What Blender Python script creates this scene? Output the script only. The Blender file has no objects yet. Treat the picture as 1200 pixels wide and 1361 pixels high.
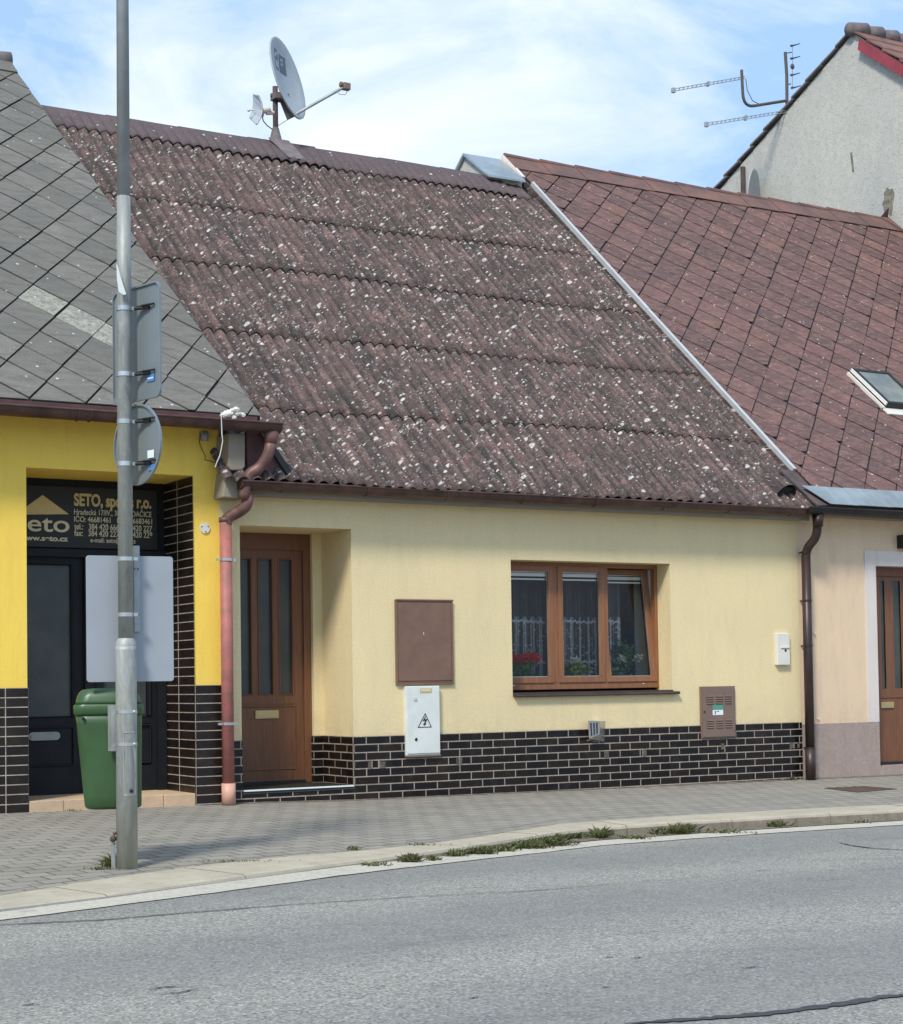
import bpy, math, random
from mathutils import Vector, Matrix
from mathutils.geometry import tessellate_polygon
random.seed(7)
R = math.radians
S = bpy.context.scene
COL = S.collection

# ------------------------------------------------------------------ camera
F, CX, CY = 2300.0, 600.0, 820.0
PHI, PITCH, ROLL = R(30.5), R(2.1), R(0.85)
CAM = Vector((0, 0, 1.12))
fw = Vector((math.sin(PHI)*math.cos(PITCH), math.cos(PHI)*math.cos(PITCH), math.sin(PITCH)))
rt0 = Vector((math.cos(PHI), -math.sin(PHI), 0)); up0 = rt0.cross(fw)
rt = rt0*math.cos(ROLL) - up0*math.sin(ROLL)
up = rt0*math.sin(ROLL) + up0*math.cos(ROLL)
cd = bpy.data.cameras.new('camera'); cam = bpy.data.objects.new('camera', cd); COL.objects.link(cam)
m = Matrix((rt, up, -fw)).transposed().to_4x4(); m.translation = CAM
cam.matrix_world = m
cd.sensor_fit = 'HORIZONTAL'; cd.sensor_width = 36; cd.lens = 36*F/1200
cd.shift_y = (CY-680.5)/1200; cd.clip_end = 5000; cd.clip_start = .1
S.camera = cam

# real-world measures read off the photograph on the plane each thing stands in
def ray(x, y): return fw*F + rt*(x-CX) + up*(CY-y)
def onY(x, y, Y):
    d = ray(x, y); return CAM + d*((Y-CAM.y)/d.y)
def onX(x, y, X):
    d = ray(x, y); return CAM + d*((X-CAM.x)/d.x)
def onP(x, y, p, n):
    d = ray(x, y); n = Vector(n); return CAM + d*((Vector(p)-CAM).dot(n)/d.dot(n))
def X_(x, y=850, Y=14.3): return onY(x, y, Y).x
def Z_(x, y, Y=14.3): return onY(x, y, Y).z

# ------------------------------------------------------------------ mesh helpers
class MB:
    def __init__(s): s.v=[]; s.f=[]; s.uv=[]; s.mi=[]; s.att=[]; s.cm=0; s.ca=0.5
    def face(s, pts, uv=None):
        i=len(s.v); s.v += [Vector(p) for p in pts]; s.f.append(list(range(i,i+len(pts))))
        s.uv.append(uv or [(p[0],p[2]) for p in pts]); s.mi.append(s.cm); s.att.append(s.ca); return s
    def box(s, x0,x1,y0,y1,z0,z1, fr=None):
        P=[Vector((x,y,z)) for z in(z0,z1) for y in(y0,y1) for x in(x0,x1)]
        if fr: P=[fr(p) for p in P]
        i=len(s.v); s.v+=P
        for q in((0,2,3,1),(4,5,7,6),(0,1,5,4),(2,6,7,3),(0,4,6,2),(1,3,7,5)):
            s.f.append([i+k for k in q]); s.uv.append([((P[k].x if q not in((0,4,6,2),(1,3,7,5)) else P[k].y), (P[k].z if q not in((0,2,3,1),(4,5,7,6)) else P[k].y)) for k in q]); s.mi.append(s.cm); s.att.append(s.ca)
        return s
    def prism(s, poly, d):           # poly: list of Vectors (planar), extruded by vector d
        d=Vector(d); n=len(poly); A=[Vector(p) for p in poly]; B=[p+d for p in A]
        s.face(A); s.face(B[::-1])
        for k in range(n): s.face([A[k],B[k],B[(k+1)%n],A[(k+1)%n]])
        return s
    def tube(s, pts, r, n=12, caps=True, closed=False):
        pts=[Vector(p) for p in pts]; rs=r if isinstance(r,(list,tuple)) else [r]*len(pts)
        i0=len(s.v); prev=None; N=len(pts)
        for k,p in enumerate(pts):
            if closed: t=(pts[(k+1)%N]-pts[k-1]).normalized()
            elif k==0: t=(pts[1]-p).normalized()
            elif k==N-1: t=(p-pts[-2]).normalized()
            else: t=((pts[k+1]-p).normalized()+(p-pts[k-1]).normalized()).normalized()
            if prev is None:
                a=Vector((0,0,1)) if abs(t.z)<.9 else Vector((1,0,0)); u=t.cross(a).normalized()
            else: u=(prev-t*prev.dot(t)).normalized()
            prev=u; w=t.cross(u)
            for j in range(n):
                a=2*math.pi*j/n; s.v.append(p+(u*math.cos(a)+w*math.sin(a))*rs[k])
        for k in range(N if closed else N-1):
            for j in range(n):
                q=[i0+k*n+j,i0+k*n+(j+1)%n,i0+((k+1)%N)*n+(j+1)%n,i0+((k+1)%N)*n+j]
                s.f.append(q); s.uv.append([(0,0)]*4); s.mi.append(s.cm); s.att.append(s.ca)
        if caps and not closed:
            for k,o in((0,1),(N-1,-1)):
                q=[i0+k*n+j for j in range(n)][::-o]; s.f.append(q); s.uv.append([(0,0)]*n); s.mi.append(s.cm); s.att.append(s.ca)
        return s
    def loft(s, rings, caps=True):
        i0=len(s.v); n=len(rings[0])
        for r_ in rings: s.v+=[Vector(p) for p in r_]
        for k in range(len(rings)-1):
            for j in range(n):
                s.f.append([i0+k*n+j,i0+k*n+(j+1)%n,i0+(k+1)*n+(j+1)%n,i0+(k+1)*n+j]); s.uv.append([(0,0)]*4); s.mi.append(s.cm); s.att.append(s.ca)
        if caps:
            for k,o in((0,-1),(len(rings)-1,1)):
                s.f.append([i0+k*n+j for j in range(n)][::o]); s.uv.append([(0,0)]*n); s.mi.append(s.cm); s.att.append(s.ca)
        return s
    def ball(s, c, r, n=10, sc=(1,1,1)):
        c=Vector(c); rings=[]
        for k in range(1,n):
            a=math.pi*k/n; rings.append([c+Vector((math.sin(a)*math.cos(2*math.pi*j/n)*sc[0], math.sin(a)*math.sin(2*math.pi*j/n)*sc[1], -math.cos(a)*sc[2]))*r for j in range(n)])
        return s.loft(rings)
    def holes(s, x0,x1,z0,z1,Y,hs):   # wall sheet facing -Y with rectangular holes
        xs=sorted({x0,x1}|{h[0] for h in hs}|{h[1] for h in hs}); zs=sorted({z0,z1}|{h[2] for h in hs}|{h[3] for h in hs})
        xs=[x for x in xs if x0<=x<=x1]; zs=[z for z in zs if z0<=z<=z1]
        for a,b in zip(xs,xs[1:]):
            for c,d in zip(zs,zs[1:]):
                mx,mz=(a+b)/2,(c+d)/2
                if any(h[0]<mx<h[1] and h[2]<mz<h[3] for h in hs): continue
                s.face([(a,Y,c),(b,Y,c),(b,Y,d),(a,Y,d)])
        return s
    def build(s, name, mat, parent=None, smooth=False, bevel=0, origin=None, auto=None):
        if parent is not None:
            base=Vector(parent.get('_b',(0,0,0)))
        else:
            if origin is not None: base=Vector(origin)
            else:
                xs=[p.x for p in s.v]; ys=[p.y for p in s.v]; zs=[p.z for p in s.v]
                base=Vector(((min(xs)+max(xs))/2,(min(ys)+max(ys))/2,min(zs)))
        me=bpy.data.meshes.new(name); me.from_pydata([tuple(p-base) for p in s.v],[],s.f)
        uvl=me.uv_layers.new(name='UVMap'); k=0
        flat=[]
        for fu in s.uv:
            for q in fu: flat += [q[0],q[1]]
        uvl.data.foreach_set('uv', flat)
        at=me.attributes.new('rnd','FLOAT','FACE'); at.data.foreach_set('value', s.att)
        mats=mat if isinstance(mat,(list,tuple)) else [mat]
        for mm in mats: me.materials.append(mm)
        me.polygons.foreach_set('material_index', s.mi)
        if smooth: me.polygons.foreach_set('use_smooth',[True]*len(s.f))
        me.update(); me.validate()
        o=bpy.data.objects.new(name,me); COL.objects.link(o)
        if parent is not None:
            o.parent=parent; o['_b']=tuple(base)
        else: o.location=base; o['_b']=tuple(base)
        if bevel:
            # weld first so that bevel sees shared edges
            w=o.modifiers.new('weld','WELD'); w.merge_threshold=.0004
            b=o.modifiers.new('bevel','BEVEL'); b.width=bevel; b.segments=2; b.limit_method='ANGLE'; b.angle_limit=R(40)
        if auto: 
            w=o.modifiers.new('weld','WELD'); w.merge_threshold=.0004
        return o
def thing(name, label, cat, loc, group=None):
    o=bpy.data.objects.new(name,None); COL.objects.link(o); o.location=Vector(loc); o['_b']=tuple(loc)
    o.empty_display_size=.2
    return tag(o,label,cat,group)
def tag(o,label,cat,group=None,kind=None):
    if label: o['label']=label
    if cat: o['category']=cat
    if group: o['group']=group
    if kind: o['kind']=kind
    return o
def struct(o): o['kind']='structure'; return o

# ------------------------------------------------------------------ materials
def srgb(r,g,b):
    f=lambda c:(c/255/12.92 if c/255<=.04045 else ((c/255+.055)/1.055)**2.4)
    return (f(r),f(g),f(b),1)
class NT:
    def __init__(s,name):
        s.m=bpy.data.materials.new(name); s.m.use_nodes=True; s.t=s.m.node_tree; s.n=s.t.nodes; s.l=s.t.links
        s.b=s.n['Principled BSDF']
        tc=s.n.new('ShaderNodeTexCoord'); s.obj=tc.outputs['Object']; s.uvc=tc.outputs['UV']
    def lk(s,a,b): s.l.new(a,b)
    def mapv(s,v,scale=(1,1,1),loc=(0,0,0),rot=(0,0,0)):
        n=s.n.new('ShaderNodeMapping'); n.inputs['Scale'].default_value=scale; n.inputs['Location'].default_value=loc; n.inputs['Rotation'].default_value=rot
        s.lk(v,n.inputs['Vector']); return n.outputs[0]
    def noise(s,v,scale,detail=4,rough=.55,dist=0):
        n=s.n.new('ShaderNodeTexNoise'); n.inputs['Scale'].default_value=scale; n.inputs['Detail'].default_value=detail
        n.inputs['Roughness'].default_value=rough; n.inputs['Distortion'].default_value=dist
        s.lk(v,n.inputs['Vector']); return n.outputs['Fac']
    def vor(s,v,scale,feat='F1',out='Distance'):
        n=s.n.new('ShaderNodeTexVoronoi'); n.feature=feat; n.inputs['Scale'].default_value=scale; s.lk(v,n.inputs['Vector']); return n
    def ramp(s,v,a,b,ca=(0,0,0,1),cb=(1,1,1,1)):
        n=s.n.new('ShaderNodeValToRGB'); n.color_ramp.elements[0].position=a; n.color_ramp.elements[1].position=b
        n.color_ramp.elements[0].color=ca; n.color_ramp.elements[1].color=cb; s.lk(v,n.inputs[0]); return n.outputs[0]
    def mix(s,f,a,b,mode='MIX'):
        n=s.n.new('ShaderNodeMix'); n.data_type='RGBA'; n.blend_type=mode
        for sock,val in((n.inputs[0],f),(n.inputs[6],a),(n.inputs[7],b)):
            if hasattr(val,'is_output'): s.lk(val,sock)
            else: sock.default_value=val
        return n.outputs[2]
    def math(s,op,a,b=None,c=None):
        n=s.n.new('ShaderNodeMath'); n.operation=op
        for k,val in enumerate((a,b,c)):
            if val is None: continue
            if hasattr(val,'is_output'): s.lk(val,n.inputs[k])
            else: n.inputs[k].default_value=val
        return n.outputs[0]
    def sep(s,v):
        n=s.n.new('ShaderNodeSeparateXYZ'); s.lk(v,n.inputs[0]); return n.outputs
    def bump(s,h,strength=.3,dist=.01,prev=None):
        n=s.n.new('ShaderNodeBump'); n.inputs['Strength'].default_value=strength; n.inputs['Distance'].default_value=dist
        s.lk(h,n.inputs['Height'])
        if prev is not None: s.lk(prev,n.inputs['Normal'])
        s.lk(n.outputs[0],s.b.inputs['Normal']); return n.outputs[0]
    def col(s,c):
        if hasattr(c,'is_output'): s.lk(c,s.b.inputs['Base Color'])
        else: s.b.inputs['Base Color'].default_value=c
    def set(s,**k):
        for a,v in k.items():
            nm={'rough':'Roughness','metal':'Metallic','spec':'Specular IOR Level','alpha':'Alpha','trans':'Transmission Weight'}[a]
            if hasattr(v,'is_output'): s.lk(v,s.b.inputs[nm])
            else: s.b.inputs[nm].default_value=v
def g(v): return (v,v,v,1)
def c3(r,g_,b): return (r,g_,b,1)

def simple(name,c,rough=.6,metal=0,var=.25,scale=6,bump=0,bscale=60,c2=None,spec=.5):
    t=NT(name); n=t.noise(t.obj,scale,5,.6)
    d=c2 or tuple([x*(1-var) for x in c[:3]]+[1])
    t.col(t.mix(t.ramp(n,.35,.65),c,d)); t.set(rough=rough,metal=metal,spec=spec)
    if bump: t.bump(t.noise(t.obj,bscale,3),bump,.004)
    return t.m

def plaster(name,c,c2,bs=180,bump=.5,stain=None,grain=.12):
    t=NT(name)
    big=t.ramp(t.noise(t.obj,1.1,5,.6),.35,.7)
    col=t.mix(big,c,c2)
    fine=t.noise(t.obj,bs*.36,3,.8)
    col=t.mix(t.math('MULTIPLY',t.ramp(fine,.42,.60),grain*1.6),col,tuple([x*.62 for x in c[:3]]+[1]))
    blot=t.ramp(t.noise(t.mapv(t.obj,(2.6,2.6,.7)),2.2,6,.7),.5,.78)
    col=t.mix(t.math('MULTIPLY',blot,.45),col,stain or tuple([c[0]*.72,c[1]*.72,c[2]*.68,1]))
    dr=t.ramp(t.noise(t.mapv(t.obj,(11,11,.55)),1.0,5,.75),.52,.74); col=t.mix(t.math('MULTIPLY',dr,.22),col,stain or tuple([c[0]*.6,c[1]*.6,c[2]*.6,1]))
    z=t.sep(t.obj)[2]; spl=t.math('MULTIPLY',t.ramp(z,.60,.95,g(1),g(0)),t.ramp(t.noise(t.obj,7,6,.8),.40,.66)); col=t.mix(t.math('MULTIPLY',spl,.35),col,tuple([c[0]*.55,c[1]*.55,c[2]*.6,1]))
    t.col(col); t.set(rough=.92,spec=.2)
    t.bump(t.noise(t.obj,bs*.7,4,.8),bump*1.3,.008)
    return t.m

M={}
M['cream']=plaster('cream_plaster',c3(.85,.70,.40),c3(.785,.65,.375),stain=c3(.60,.52,.34),grain=.20)
M['yellow']=plaster('yellow_plaster',c3(.95,.675,.125),c3(.91,.63,.11),bs=140,stain=c3(.68,.44,.12),grain=.06)
M['peach']=plaster('peach_plaster',c3(.80,.60,.40),c3(.75,.57,.40),stain=c3(.52,.38,.27))
M['pinkgrey']=plaster('pink_grey_plinth',c3(.42,.335,.285),c3(.38,.30,.26),bs=110,grain=.25)
M['whitetrim']=plaster('white_trim_plaster',c3(.74,.66,.60),c3(.68,.61,.56),grain=.05)
M['greyplaster']=plaster('grey_beige_plaster',c3(.36,.31,.24),c3(.25,.22,.18),grain=.15)
M['beigestep']=plaster('beige_step_tile',c3(.62,.43,.27),c3(.52,.39,.26),bs=60,bump=.15)

def roughcast():
    t=NT('roughcast_render'); o=t.obj
    base=t.mix(t.ramp(t.noise(o,.5,5,.6),.35,.7),c3(.62,.60,.525),c3(.52,.52,.48))
    mott=t.ramp(t.noise(o,9,6,.8),.38,.62); col=t.mix(t.math('MULTIPLY',mott,.35),base,c3(.42,.41,.37))
    v=t.vor(o,38); rc=t.n.new('ShaderNodeSeparateColor'); t.lk(v.outputs['Color'],rc.inputs[0])
    pit=t.math('MULTIPLY',t.math('LESS_THAN',v.outputs['Distance'],t.math('MULTIPLY',rc.outputs[0],.42)),t.math('GREATER_THAN',rc.outputs[1],.36))
    col=t.mix(t.math('MULTIPLY',pit,.72),col,c3(.17,.17,.155))
    st=t.ramp(t.noise(t.mapv(o,(1,1,.5)),.9,6,.7),.52,.8); col=t.mix(t.math('MULTIPLY',st,.45),col,c3(.36,.36,.31))
    t.col(col); t.set(rough=.95,spec=.1); t.bump(t.math('SUBTRACT',t.noise(o,60,5,.85),t.math('MULTIPLY',pit,.4)),.7,.015); return t.m
M['roughcast']=roughcast()

def tiles(name,w,h,off,c1,c2,mortar,ms=.007,rough=.18):
    t=NT(name); b=t.n.new('ShaderNodeTexBrick'); t.lk(t.uvc,b.inputs['Vector'])
    b.offset=off; b.inputs['Scale'].default_value=1; b.inputs['Brick Width'].default_value=w; b.inputs['Row Height'].default_value=h
    b.inputs['Mortar Size'].default_value=ms; b.inputs['Mortar Smooth'].default_value=.15; b.inputs['Bias'].default_value=0
    b.inputs['Color1'].default_value=c1; b.inputs['Color2'].default_value=c2; b.inputs['Mortar'].default_value=mortar
    dirt=t.ramp(t.noise(t.obj,5,6,.7),.5,.75)
    col=t.mix(t.math('MULTIPLY',dirt,.06),b.outputs['Color'],c3(.3,.27,.22))
    jd=t.ramp(t.noise(t.obj,9,5,.7),.42,.62)
    col=t.mix(t.math('MULTIPLY',t.math('MULTIPLY',jd,b.outputs['Fac']),.55),col,c3(.16,.14,.11))
    t.col(col)
    t.set(rough=t.math('ADD',t.math('ADD',t.math('MULTIPLY',b.outputs['Fac'],.6),rough),t.math('MULTIPLY',t.noise(t.obj,6,4,.7),.35)),spec=.35)
    h_=t.math('ADD',t.math('SUBTRACT',1,b.outputs['Fac']),t.math('MULTIPLY',t.noise(t.obj,40,3),.18))
    t.bump(h_,.6,.004); return t.m
TW,TH=.252,.0745
M['tile']=tiles('black_klinker_tile',TW,TH,.5,c3(.015,.008,.006),c3(.003,.003,.004),c3(.37,.315,.25),ms=.0055,rough=.10)
YW,YH=.30,.0805
M['ytile']=tiles('dark_stacked_tile',YW,YH,0,c3(.018,.011,.008),c3(.010,.007,.006),c3(.42,.36,.30),ms=.0045)

def corrug():
    t=NT('weathered_corrugated_cement'); uv=t.uvc
    rib=t.ramp(t.noise(t.mapv(uv,(7.7,.30,1)),1.0,4,.9),.36,.62)
    blot=t.ramp(t.noise(uv,2.3,7,.72,.5),.40,.60)
    col=t.mix(rib,c3(.060,.053,.051),c3(.208,.130,.118))
    col=t.mix(t.math('MULTIPLY',blot,.62),col,c3(.058,.054,.050))
    pk=t.ramp(t.noise(t.mapv(uv,(1,.55,1)),5.5,6,.78,.4),.52,.66)
    col=t.mix(t.math('MULTIPLY',pk,.8),col,c3(.275,.175,.150))
    gr=t.ramp(t.noise(uv,11,5,.8),.50,.66); col=t.mix(t.math('MULTIPLY',gr,.5),col,c3(.20,.19,.175))
    dk=t.ramp(t.noise(uv,38,4,.8),.50,.62); col=t.mix(t.math('MULTIPLY',dk,.75),col,c3(.026,.024,.022))
    # trough shade painted into the colour, in a patchy moss-dark tone
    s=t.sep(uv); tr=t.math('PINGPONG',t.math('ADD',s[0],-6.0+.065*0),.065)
    trm=t.ramp(tr,.040,.062); shade_brk=t.ramp(t.noise(t.mapv(uv,(1,.5,1)),6,5,.7),.35,.6)
    col=t.mix(t.math('MULTIPLY',t.math('MULTIPLY',trm,shade_brk),.7),col,c3(.034,.034,.027))
    dens=t.ramp(t.noise(uv,.9,4,.6,.8),.36,.62)
    clus=t.ramp(t.noise(uv,4.5,3,.6),.38,.62)
    dd=t.math('ADD',t.math('MULTIPLY',dens,.30),t.math('MULTIPLY',clus,.34))
    wob=t.n.new('ShaderNodeTexNoise'); wob.inputs['Scale'].default_value=34; wob.inputs['Detail'].default_value=3; t.lk(uv,wob.inputs['Vector'])
    va=t.n.new('ShaderNodeVectorMath'); va.operation='MULTIPLY_ADD'; t.lk(wob.outputs['Color'],va.inputs[0]); va.inputs[1].default_value=(.020,.020,0); t.lk(uv,va.inputs[2])
    spots=None
    for sc,rmin,rvar,thr in((7.6,.12,.17,.22),(10.5,.14,.20,.38),(17,.14,.24,.36),(34,.13,.26,.22)):
        v=t.vor(va.outputs[0],sc); vd=v.outputs['Distance']; rc=t.n.new('ShaderNodeSeparateColor'); t.lk(v.outputs['Color'],rc.inputs[0])
        rad=t.math('ADD',t.math('MULTIPLY',rc.outputs[0],rvar),rmin)
        on=t.math('GREATER_THAN',t.math('ADD',rc.outputs[1],dd),1.20-thr)
        q=t.math('DIVIDE',vd,rad)
        disc=t.math('MULTIPLY',t.ramp(q,.60,1.12,c3(1,1,1),c3(0,0,0)),on)
        ring=t.ramp(q,.15,.55,c3(.35,.35,.35),c3(1,1,1))
        big=t.math('GREATER_THAN',rc.outputs[0],.62)
        ring=t.math('MAXIMUM',ring,t.math('SUBTRACT',1,big))
        val=t.math('MULTIPLY',disc,ring)
        val=t.math('MULTIPLY',val,t.math('ADD',t.math('MULTIPLY',rc.outputs[2],.75),.22))
        spots=val if spots is None else t.math('MAXIMUM',spots,val)
    col=t.mix(t.math('MINIMUM',spots,1),col,c3(.63,.595,.545))
    t.col(col); t.set(rough=.95,spec=.12)
    hh=t.math('ADD',t.noise(uv,70,4,.8),t.math('MULTIPLY',spots,.35))
    t.bump(hh,.8,.010); return t.m
M['corrug']=corrug()

def slate(name,base,dark,light,stain,lich=.0,streak=(1,1,1)):
    t=NT(name); uv=t.uvc
    at=t.n.new('ShaderNodeAttribute'); at.attribute_name='rnd'; rv=at.outputs['Fac']
    # rnd = per slate value 0..1
    col=t.mix(rv,dark,base)
    n=t.ramp(t.noise(uv,1.4,5,.7),.38,.65); col=t.mix(t.math('MULTIPLY',n,.55),col,light)
    n2=t.ramp(t.noise(t.mapv(uv,streak),6,6,.80,.6),.46,.66); col=t.mix(t.math('MULTIPLY',n2,.72),col,stain)
    n4=t.ramp(t.noise(uv,2.6,6,.75,.5),.42,.62); col=t.mix(t.math('MULTIPLY',n4,.45),col,dark)
    n3=t.ramp(t.noise(uv,55,3,.7),.4,.62); col=t.mix(t.math('MULTIPLY',n3,.35),col,tuple([x*.55 for x in dark[:3]]+[1]))
    hi=t.math('GREATER_THAN',rv,1.5); 
    cr=t.mix(t.ramp(t.noise(uv,16,6,.8,1),.42,.6),c3(.34,.33,.27),c3(.17,.168,.145)); col=t.mix(hi,col,cr)
    v=t.vor(uv,16); rc=t.n.new('ShaderNodeSeparateColor'); t.lk(v.outputs['Color'],rc.inputs[0])
    sp=t.math('MULTIPLY',t.math('LESS_THAN',v.outputs['Distance'],t.math('MULTIPLY',rc.outputs[0],.22)),t.math('GREATER_THAN',rc.outputs[1],1-lich))
    col=t.mix(sp,col,c3(.55,.52,.47))
    t.col(col); t.set(rough=.88,spec=.25); t.bump(t.noise(uv,60,4,.7),.35,.005); return t.m
M['greyslate']=slate('grey_fibre_cement_slate',c3(.225,.212,.185),c3(.140,.134,.117),c3(.215,.200,.170),c3(.085,.079,.064),.16,(.6,2.2,1))
M['redslate']=slate('red_brown_slate',c3(.205,.110,.092),c3(.098,.064,.060),c3(.135,.092,.083),c3(.38,.205,.165),.20,(1,2.6,1))
M['ridgegrey']=simple('grey_ridge_cement',c3(.20,.17,.17),.9,0,.35,8,.5,70)
M['ridgebrown']=simple('weathered_ridge_sheet',c3(.115,.085,.08),.92,0,.45,6,.5,70)
M['ridgered']=simple('red_ridge_tile',c3(.26,.12,.09),.9,0,.5,5,.4,60,c2=c3(.13,.08,.07))

M['gutter']=simple('brown_gutter_sheet',c3(.115,.058,.045),.42,.25,.5,7,.1,40)
M['gutterdark']=simple('dark_gutter_sheet',c3(.028,.022,.022),.4,.2,.4,7)
M['pipedark']=simple('dark_brown_downpipe',c3(.05,.030,.026),.42,.2,.4,5)
M['pipered']=simple('faded_red_downpipe',c3(.44,.145,.125),.6,.0,.45,7,.1,40,c2=c3(.27,.115,.095))
M['pipepale']=simple('pale_new_downpipe_foot',c3(.66,.38,.28),.55,0,.2,6)
M['pipebrown']=simple('brown_downpipe_elbow',c3(.20,.10,.085),.5,.1,.5,9)
M['galv']=simple('galvanised_steel',c3(.42,.45,.44),.48,.35,.30,5,.1,50)
M['poleupper']=simple('galvanised_pole_upper',c3(.34,.37,.38),.5,.3,.25,4)
def poleM(k=1.0,nm='galvanised_pole'):
    t=NT(nm); 
    sp=t.mapv(t.obj,(1,1,.22),rot=(0,.5,0))
    n=t.ramp(t.noise(sp,16,5,.7,1.2),.36,.66)
    col=t.mix(n,c3(.44*k,.46*k,.44*k),c3(.24*k,.26*k,.25*k))
    n2=t.ramp(t.noise(t.obj,2.2,4,.6),.45,.7); col=t.mix(t.math('MULTIPLY',n2,.6),col,c3(.36,.37,.30))
    z=t.sep(t.obj)[2]
    low=t.ramp(z,.0,.5,g(1),g(0)); col=t.mix(t.math('MULTIPLY',low,.7),col,c3(.50,.485,.36))
    t.col(col); t.set(rough=.55,metal=.25); t.bump(t.noise(t.obj,50,3),.15,.003); return t.m
M['pole']=poleM()
M['polemid']=poleM(.80,'galvanised_pole_middle')
M['signback']=simple('grey_sign_back',c3(.245,.285,.30),.45,.35,.14,3)
M['signback2']=simple('pale_grey_sign_back',c3(.34,.37,.40),.5,.2,.08,2)
M['clamp']=simple('bright_steel_band',c3(.6,.62,.6),.3,.8,.2,9)
M['blackmetal']=simple('black_metal',c3(.02,.02,.02),.5,.2)
M['stickerblue']=simple('blue_sticker',c3(.10,.27,.62),.5)
M['stickerwhite']=simple('white_sticker',c3(.75,.80,.76),.5,var=.05)
M['white']=simple('white_paint',c3(.78,.77,.72),.5,var=.08)
M['offwhite']=simple('off_white_plastic',c3(.70,.68,.60),.45,var=.08)
M['elbox']=simple('pale_cabinet_plastic',c3(.70,.73,.68),.45,var=.10)
M['dish']=simple('pale_dish_paint',c3(.42,.46,.48),.55,.1,.12,5)
M['dishmark']=simple('dark_dish_marking',c3(.13,.16,.21),.6)
M['binG']=simple('green_bin_plastic',c3(.040,.098,.034),.38,0,.22,4,.05,90)
M['asbrown']=simple('brown_cabinet_paint',c3(.205,.118,.080),.6,0,.22,6,.1,30)
M['gasbrown']=simple('grey_brown_cabinet_paint',c3(.195,.130,.098),.55,0,.12,6)
M['board']=simple('dark_red_brown_board',c3(.115,.052,.048),.7,0,.4,6,.2,30)
M['bitumen']=simple('black_flashing',c3(.03,.032,.032),.6)
M['flash']=simple('aluminium_flashing',c3(.62,.63,.61),.5,.35,.15,3)
M['zinc']=simple('streaky_zinc_sheet',c3(.48,.53,.52),.35,.65,.35,2.2)
M['redtrim']=simple('red_barge_board',c3(.33,.045,.055),.5,0,.3,5)
M['darkint']=simple('dark_interior',c3(.17,.16,.115),.9)
M['stainless']=simple('stainless_sheet',c3(.55,.54,.52),.25,.9,.2,9)
M['brass']=simple('brass_plate',c3(.55,.42,.20),.35,.6,.15,8)
M['steelslot']=simple('steel_letter_slot',c3(.30,.30,.27),.35,.7,.2,8)
M['blackdoor']=simple('anthracite_door_paint',c3(.011,.013,.016),.55,0,.35,6,.08,60,spec=.25)
M['panelblack']=simple('anthracite_sign_panel',c3(.028,.026,.024),.5,0,.2,3,spec=.3)
M['gold']=simple('gold_lettering',c3(.62,.47,.17),.5,0,.12,6)
M['goldpale']=simple('pale_gold_lettering',c3(.66,.58,.36),.5,0,.12,6)
M['string']=simple('white_string',c3(.6,.58,.52),.8)
M['wire']=simple('grey_wire',c3(.10,.09,.08),.7)
M['flowerred']=simple('red_petals',c3(.80,.035,.03),.6,0,.3,30)
M['flowerwhite']=simple('white_petals',c3(.72,.70,.55),.6,0,.2,30)
M['leaf']=simple('green_leaves',c3(.11,.24,.05),.5,0,.55,25)
M['leafy']=simple('yellow_green_leaves',c3(.32,.42,.09),.5,0,.5,25)
M['weed']=simple('weed_green',c3(.085,.12,.030),.7,0,.5,20,c2=c3(.12,.11,.05))
M['pot']=simple('terracotta_pot',c3(.30,.12,.06),.8)
M['crack']=simple('sealed_crack_bitumen',c3(.055,.055,.058),.7,0,.3,20)
M['joint']=simple('dark_joint_gap',c3(.05,.045,.038),.95)
M['soil']=simple('dusty_soil',c3(.20,.165,.115),.95,0,.45,14,.6,60)
M['iron']=simple('rusty_iron_cover',c3(.13,.085,.07),.7,.2,.4,12,.3,60)

def wood(name,c,c2):
    t=NT(name); v=t.mapv(t.obj,(30,30,1.6)); n=t.ramp(t.noise(v,2.2,5,.6,.6),.35,.68)
    t.col(t.mix(n,c,c2)); t.set(rough=.42,spec=.4); t.bump(t.noise(v,4,3),.08,.002); return t.m
M['wood']=wood('golden_oak_brown',c3(.200,.086,.040),c3(.135,.058,.029))
M['woodwin']=wood('window_brown_laminate',c3(.29,.128,.058),c3(.20,.086,.040))
M['sillbrown']=simple('dark_brown_sill',c3(.075,.050,.042),.4,.1)

def glass(name='window_glass',tint=.95):
    t=NT(name); t.n.remove(t.b)
    tr=t.n.new('ShaderNodeBsdfTransparent'); tr.inputs[0].default_value=(tint,tint*1.0,tint*.98,1)
    gl=t.n.new('ShaderNodeBsdfGlossy'); gl.inputs['Roughness'].default_value=.02; gl.inputs[0].default_value=(1,1,1,1)
    fr=t.n.new('ShaderNodeFresnel'); fr.inputs[0].default_value=1.36
    mx=t.n.new('ShaderNodeMixShader'); t.lk(fr.outputs[0],mx.inputs[0]); t.lk(tr.outputs[0],mx.inputs[1]); t.lk(gl.outputs[0],mx.inputs[2])
    t.lk(mx.outputs[0],t.n['Material Output'].inputs[0]); return t.m
M['glass']=glass()
def frosted():
    t=NT('structured_dark_glass'); n=t.ramp(t.noise(t.obj,3,4,.6),.4,.7)
    t.col(t.mix(n,c3(.040,.046,.042),c3(.065,.068,.058))); t.set(rough=.28,spec=.5); t.bump(t.noise(t.obj,120,3),.25,.003); return t.m
M['frost']=frosted()
def skyglass():
    t=NT('roof_window_glass'); n=t.ramp(t.noise(t.obj,3,4,.6),.4,.7)
    t.col(t.mix(n,c3(.13,.16,.155),c3(.23,.25,.21))); t.set(rough=.2,spec=.7); return t.m
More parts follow.
